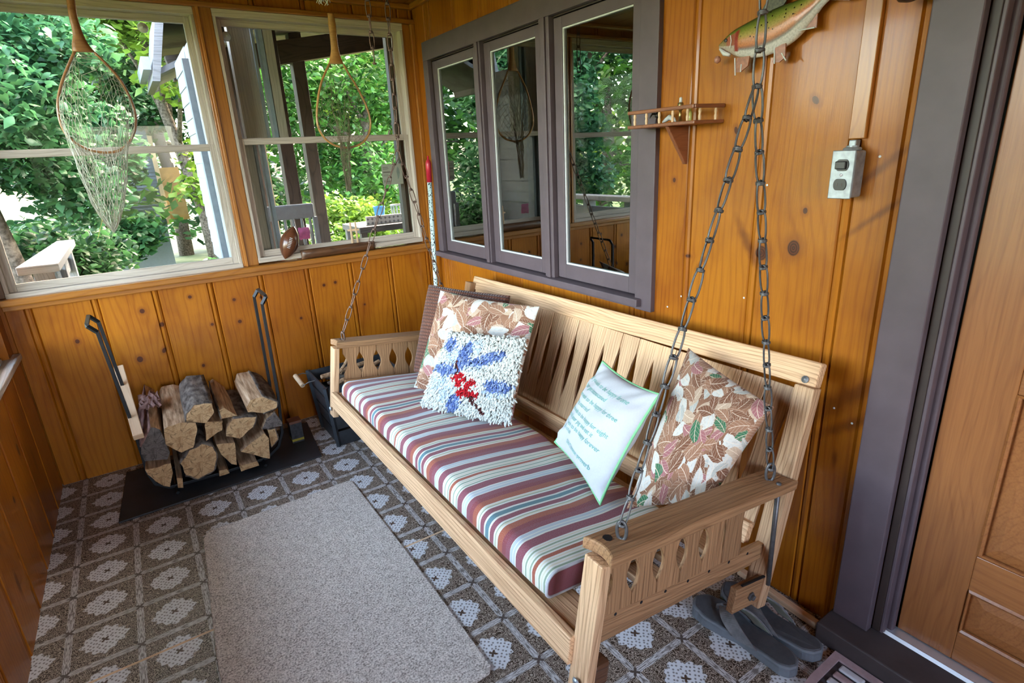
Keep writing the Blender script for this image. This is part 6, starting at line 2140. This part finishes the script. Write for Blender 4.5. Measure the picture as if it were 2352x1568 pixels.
tree('light green maple standing well off past the railing', (-8.5, 9.5, -0.55), [(-8.5, 9.5, 3.0, 1.4)] + clumps_at(-11.5, -6.4, 8.0, 11.0, 0.3, 5.5, 20, 1.0, 1.6, 13), 8000, 0.2, LM[2], True, trunk_r=0.16)
# deck railing with a wide weathered cap
rl = thing('deck_railing', 'weathered grey deck railing with a wide cap board outside', 'railing', (-0.37, 3.5, -0.5))
G = MT['grey']
cap = [(-0.445, 3.10), (-0.300, 3.10), (-0.300, 4.20), (-0.385, 4.20)]
mb = MB().prism([(a + 0.37, b - 3.5) for a, b in cap], 1.412, 1.448)
build('cap_board', mb, G, rl, bev=0.004, fix=True)
for yy in (3.14, 3.62, 4.12):
    abox('rail_post', -0.400, -0.325, yy, yy + 0.075, -0.5, 0.912, G, rl, 0.003)
abox('under_rail', -0.385, -0.350, 3.10, 4.20, 0.78, 0.86, G, rl, 0.003)
for k in range(6):
    yy = 3.26 + k * 0.14
    abox('baluster', -0.380, -0.350, yy, yy + 0.035, -0.45, 0.80, G, rl, 0.002)

# corner of the side porch: white corner board, clapboards, eave with gutter
cn = thing('house_corner', 'white corner of the side porch with clapboards, eave and gutter', 'house', (0.45, 3.4, -0.5))
WP = simple('greyed_white_paint', (0.33, 0.37, 0.43), 0.6, var=0.08)  # one even bluish grey-white for the outdoor white parts
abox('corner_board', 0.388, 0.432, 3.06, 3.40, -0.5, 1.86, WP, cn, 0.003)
abox('drip_edge', 0.36, 0.392, 3.30, 3.36, -0.5, 1.80, simple('grey_edge_board', (0.22, 0.25, 0.29), 0.6), cn)  # plain grey strip beside the corner board
for k in range(14):
    z0 = 0.80 + 0.076 * k
    mb = MB()
    mb.prism([(0.384, z0), (0.392, z0), (0.392, z0 + 0.08), (0.389, z0 + 0.08)], 3.40, 3.95, M=Matrix(((1, 0, 0, 0), (0, 0, 1, 0), (0, 1, 0, 0), (0, 0, 0, 1))))
    mb.v = [tuple(Vector(v) - cn.location) for v in mb.v]
    build('clapboard', mb, WP, cn, fix=True)
mb = MB()
vs = [(0.28, 3.95, 1.80), (0.95, 3.95, 2.12), (0.95, 4.6, 2.12), (0.28, 4.6, 1.80)]
vs += [(a, b, c_ + 0.03) for a, b, c_ in vs]
mb.add([Vector(v) - cn.location for v in vs], [(0, 1, 2, 3), (7, 6, 5, 4), (0, 4, 5, 1), (1, 5, 6, 2), (2, 6, 7, 3), (3, 7, 4, 0)])
build('soffit', mb, simple('grey_soffit', (0.20, 0.20, 0.20), 0.8, var=0.25, scale=8), cn, fix=True)
mb = MB()
vs = [(0.262, 3.93, 1.775), (0.30, 3.93, 1.775), (0.395, 3.93, 2.14), (0.352, 3.93, 2.14)]
vs += [(a, b + 0.7, c_) for a, b, c_ in vs]
mb.add([Vector(v) - cn.location for v in vs], [(0, 1, 2, 3), (7, 6, 5, 4), (0, 4, 5, 1), (1, 5, 6, 2), (2, 6, 7, 3), (3, 7, 4, 0)])
build('fascia', mb, MT['grey'], cn, fix=True)
build('gutter_end', MB().box(0.232, 0.270, 3.95, 4.6, 1.835, 1.90, M=Matrix.Translation(-cn.location)), WP, cn)

# side porch seen through the second window
sp_ = thing('side_porch', 'dark timber side porch with posts and roof beams', 'porch', (1.2, 4.6, -0.5))
D = MT['bark_post']
abox('porch_floor', 0.45, 3.6, 3.06, 5.2, -0.10, -0.02, D, sp_)
abox('porch_post', 0.995, 1.085, 4.45, 4.55, -0.02, 2.30, D, sp_, 0.003)
abox('porch_post', 1.300, 1.395, 4.95, 5.05, -0.02, 2.30, D, sp_, 0.003)
abox('porch_post', 2.75, 2.86, 4.95, 5.05, -0.02, 2.30, D, sp_, 0.003)
abox('door_panel', 0.70, 0.80, 4.20, 4.30, -0.02, 2.30, D, sp_, 0.003)
bar('roof_beam', (0.45, 4.98, 1.98), (3.6, 4.98, 2.54), 0.16, 0.09, (0, 0, 1), D, sp_)
bar('roof_beam', (0.45, 3.75, 2.12), (3.6, 3.75, 2.36), 0.10, 0.06, (0, 0, 1), D, sp_)
mb = MB()
vs = [(0.40, 3.06, 2.12), (3.7, 3.06, 2.60), (3.7, 5.3, 2.66), (0.40, 5.3, 2.10)]
vs += [(a, b, c_ + 0.05) for a, b, c_ in vs]
mb.add([Vector(v) - sp_.location for v in vs], [(0, 1, 2, 3), (7, 6, 5, 4), (0, 4, 5, 1), (1, 5, 6, 2), (2, 6, 7, 3), (3, 7, 4, 0)])
build('porch_roof', mb, D, sp_, fix=True)
BW = simple('bluish_white_trim', (0.36, 0.44, 0.56), 0.5)
for z0, z1, dx in ((1.41, 2.05, 0.0), (-0.02, 1.41, -0.075)):
    abox('brown_wall', 0.545 + dx, 0.640 + dx, 3.10, 3.16, z0, z1, MT['weather'], sp_)
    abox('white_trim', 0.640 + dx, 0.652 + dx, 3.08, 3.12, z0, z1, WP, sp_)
    abox('white_trim', 0.672 + dx, 0.690 + dx, 3.08, 3.14, z0, z1, BW, sp_)
    if dx == 0:
        abox('grey_trim', 0.694, 0.735, 3.08, 3.14, z0, z1, MT['weather'], sp_)
abox('light_post', 0.805, 0.835, 4.15, 4.19, -0.02, 2.2, MT['light'], sp_)
abox('screen_stile', 1.345, 1.368, 3.19, 3.23, 0.0, 2.0, MT['grey'], sp_)
abox('screen_stile', 1.368, 1.430, 3.19, 3.25, 0.0, 2.0, D, sp_)
abox('low_wall', 0.80, 2.9, 5.10, 5.16, -0.02, 0.42, D, sp_)
abox('porch_partition', 3.0, 3.06, 3.06, 5.0, -0.02, 2.5, D, sp_)

# white spindle-back chair on the side porch
wc = thing('rocking_chair', 'white spindle-back rocking chair on the side porch', 'chair', (0.86, 3.95, -0.02))
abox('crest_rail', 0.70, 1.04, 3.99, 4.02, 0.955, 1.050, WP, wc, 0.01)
for k in range(6):
    xx = 0.735 + k * 0.054
    build('spindle', MB().lathe([(0.008, 0), (0.012, 0.06), (0.008, 0.10), (0.017, 0.20), (0.008, 0.30), (0.013, 0.42), (0.008, 0.54)], 8), WP, wc, Matrix.Translation(local(wc, (xx, 4.00, 0.42))))
abox('seat', 0.68, 1.06, 3.60, 4.02, 0.385, 0.42, WP, wc, 0.008)
for xx, yy in ((0.70, 3.63), (1.04, 3.63), (0.70, 3.99), (1.04, 3.99)):
    abox('leg', xx - 0.016, xx + 0.016, yy - 0.016, yy + 0.016, 0.03, 0.385, WP, wc)
for xx in (0.70, 1.04):
    build('rocker', MB().tube([Vector((xx, 3.45, 0.035)) - wc.location, Vector((xx, 3.7, 0.0)) - wc.location, Vector((xx, 4.0, 0.0)) - wc.location, Vector((xx, 4.25, 0.045)) - wc.location], 0.016, 6), WP, wc)
    abox('back_post', xx - 0.014, xx + 0.014, 3.985, 4.015, 0.42, 0.96, WP, wc)

# table with a pierced white edge, bucket and lamp
tb = thing('porch_table', 'side porch table with a white lace-like edge', 'table', (1.9, 4.9, -0.02))
abox('tabletop', 1.54, 2.45, 4.60, 5.06, 0.735, 0.785, MT['grey'], tb, 0.004)
for xx, yy in ((1.58, 4.64), (2.41, 4.64), (1.58, 5.02), (2.41, 5.02)):
    abox('leg', xx - 0.025, xx + 0.025, yy - 0.025, yy + 0.025, -0.02, 0.735, MT['grey'], tb)
t = NT('lace_dots')
x_, y_, z_ = t.xyz(t.pos())
f1 = t.m('SUBTRACT', t.m('FRACT', t.m('MULTIPLY', x_, 26.0)), 0.5)
f2 = t.m('SUBTRACT', t.m('FRACT', t.m('MULTIPLY', z_, 30.0)), 0.5)
rr_ = t.m('SQRT', t.m('ADD', t.m('MULTIPLY', f1, f1), t.m('MULTIPLY', f2, f2)))
MT['lace'] = t.pbr(t.mix(t.maprange(rr_, 0.46, 0.56, 0.0, 1.0), (0.85, 0.88, 0.92), (0.22, 0.25, 0.28)), 0.6)
eg = tag(abox('lace_edge', 1.64, 2.40, 4.70, 4.72, 0.786, 0.855, MT['lace'], None, 0.002), 'white pierced edging standing on the side porch table', 'edging')
bk = thing('bucket', 'blue plastic bucket on the side porch table', 'bucket', (1.83, 4.88, 0.786))
build('pail', MB().lathe([(0.036, 0), (0.050, 0.125), (0.054, 0.125), (0.054, 0.132), (0.047, 0.132), (0.034, 0.006)], 24), simple('blue_plastic', (0.035, 0.22, 0.48), 0.4), bk, smooth=False)
build('bail', MB().tube([(-0.05, 0, 0.128), (-0.03, 0.02, 0.10), (0.03, 0.02, 0.10), (0.05, 0, 0.128)], 0.002, 6), MT['iron'], bk)
ht = thing('wire_basket', 'grey ribbed wire basket beside the blue bucket', 'basket', (2.02, 4.90, 0.786))
for k in range(14):
    a = 2 * PI * k / 14
    build('rib', MB().tube([(0.055 * math.cos(a), 0.055 * math.sin(a), 0), (0.07 * math.cos(a), 0.07 * math.sin(a), 0.13)], 0.004, 5), MT['zinc'], ht)
build('rim', MB().tube([(0.07 * math.cos(2 * PI * k / 20), 0.07 * math.sin(2 * PI * k / 20), 0.13) for k in range(20)], 0.005, 6, closed=True), MT['zinc'], ht)
lp = thing('white_jug', 'white enamel jug standing by the wire basket', 'jug', (2.20, 4.86, 0.786))
build('jug_body', MB().lathe([(0.05, 0), (0.062, 0.04), (0.060, 0.13), (0.042, 0.20), (0.05, 0.24), (0.046, 0.24)], 20), WP, lp, smooth=True)
build('jug_handle', MB().tube([(0.058, 0, 0.06), (0.095, 0, 0.10), (0.09, 0, 0.18), (0.046, 0, 0.215)], 0.007, 8), WP, lp, smooth=True)

# notice hung in the window of the side porch
nt = thing('paper_notice', 'pale paper notice with a fish drawing behind the chain', 'notice', (1.250, 3.070, 1.17))
abox('sheet', 1.192, 1.310, 3.069, 3.071, 1.170, 1.278, simple('pale_paper', (0.62, 0.60, 0.56), 0.8, var=0.04), nt)
INK = simple('faded_ink', (0.28, 0.24, 0.23), 0.8)
for z_, w_, h_ in ((1.262, 0.030, 0.003), (1.256, 0.034, 0.002), (1.251, 0.028, 0.002), (1.236, 0.044, 0.007), (1.222, 0.030, 0.002), (1.217, 0.034, 0.002), (1.194, 0.036, 0.003), (1.186, 0.036, 0.007), (1.178, 0.034, 0.003)):
    abox('print_line', 1.198, 1.198 + w_, 3.0684, 3.0690, z_ - h_ / 2, z_ + h_ / 2, INK, nt)
mb = MB().prism([(0.0, 0.036), (0.008, 0.022), (0.010, 0.0), (0.004, -0.022), (-0.004, -0.034), (-0.005, -0.018), (-0.009, 0.006), (-0.006, 0.024)], 0, 0.0006)
build('fish_drawing', mb, simple('grey_ink', (0.36, 0.40, 0.40), 0.8), nt, Matrix.Translation(local(nt, (1.285, 3.0690, 1.228))) @ Matrix.Rotation(PI / 2, 4, 'X'), fix=True)

# house with siding and a plywood door far behind
nh = thing('siding_house', 'pale blue house with lap siding and a plywood door across the yard', 'house', (0.4, 12.2, -0.55))
SD = simple('pale_blue_siding', (0.15, 0.195, 0.245), 0.6, var=0.06)
abox('house_wall', -0.35, 0.52, 12.1, 14.0, -0.55, 2.05, SD, nh)
abox('house_roof', -0.55, 1.0, 11.9, 14.2, 2.05, 2.15, MT['bark_post'], nh)
for k in range(27):
    z0 = 0.30 + k * 0.062
    mb = MB()
    mb.prism([(12.062, z0), (12.085, z0 + 0.066), (12.10, z0 + 0.066), (12.10, z0)], -0.36, 0.53, M=Matrix(((0, 0, 1, 0), (1, 0, 0, 0), (0, 1, 0, 0), (0, 0, 0, 1))))
    mb.v = [tuple(Vector(v) - nh.location) for v in mb.v]
    build('siding_lap', mb, SD, nh, fix=True)
abox('plywood_door', 0.60, 0.90, 12.05, 12.10, 0.45, 1.36, simple('plywood', (0.36, 0.21, 0.07), 0.7, var=0.2, scale=6), nh)
abox('door_frame', 0.53, 0.60, 12.04, 12.12, 0.40, 1.90, MT['light'], nh)
# window fan box
fx = thing('fan_box', 'white louvred fan box on a pole in the yard', 'fan', (-0.45, 9.0, -0.55))
abox('fan_case', -0.535, -0.365, 8.96, 9.06, 0.905, 1.050, WP, fx, 0.004)
build('fan_disc', MB().lathe([(0.062, 0), (0.062, 0.01), (0.02, 0.016)], 20), simple('dark_green_disc', (0.03, 0.06, 0.05), 0.5), fx, Matrix.Translation(local(fx, (-0.44, 8.958, 0.975))) @ Matrix.Rotation(PI / 2, 4, 'X'))
abox('fan_pole', -0.462, -0.446, 9.0, 9.02, -0.55, 0.905, WP, fx)
abox('fan_mast', -0.450, -0.436, 9.0, 9.02, 1.05, 1.20, WP, fx)


# ------------------------------------------------------------------ small pieces belong to the part they sit on
def world_of(o):
    M = o.matrix_basis.copy()
    q = o.parent
    while q is not None:
        M = q.matrix_basis @ M
        q = q.parent
    return M


def adopt(root, child, owners):
    kids = [c for c in root.children if c.name.split('.')[0] == child]
    own = [c for c in root.children if c.name.split('.')[0] in owners]
    for k in kids:
        W = world_of(k)
        best = None
        for p in own:
            loc = world_of(p).inverted() @ W.translation
            bb = [Vector(b) for b in p.bound_box]
            d = 0.0
            for a in range(3):
                lo, hi = min(b[a] for b in bb), max(b[a] for b in bb)
                d += max(lo - loc[a], 0, loc[a] - hi) ** 2
            if best is None or d < best[0]:
                best = (d, p)
        k.parent = best[1]
        k.matrix_local = pinv(best[1]) @ W


bpy.context.view_layer.update()
for ch_, ow_ in (('bolt_head', ('front_post', 'bracket_block')), ('rail_screw', ('side_rail',)), ('arm_screw', ('armrest',)), ('rail_bolt', ('top_rail',)), ('steel_bracket', ('bracket_block',))):
    adopt(swing, ch_, ow_)
for r_ in [o for o in COL.objects if o.parent is None and o.type == 'EMPTY']:
    st = r_.name.split('.')[0]
    if st == 'flip_flop':
        adopt(r_, 'strap_lining', ('strap',))
    elif st == 'football':
        adopt(r_, 'lace', ('ball',))
        adopt(r_, 'seam', ('ball',))
    elif st == 'kindling_crate':
        adopt(r_, 'handle_grip', ('wire_bail',))
    elif st == 'outlet_box':
        adopt(r_, 'cover_screw', ('cover_plate',))
    elif st == 'mounted_trout':
        adopt(r_, 'fin_ray', ('pelvic_fin', 'pectoral_fin', 'anal_fin'))
    elif st == 'wall_shelf':
        adopt(r_, 'spindle', ('shelf_rail',))
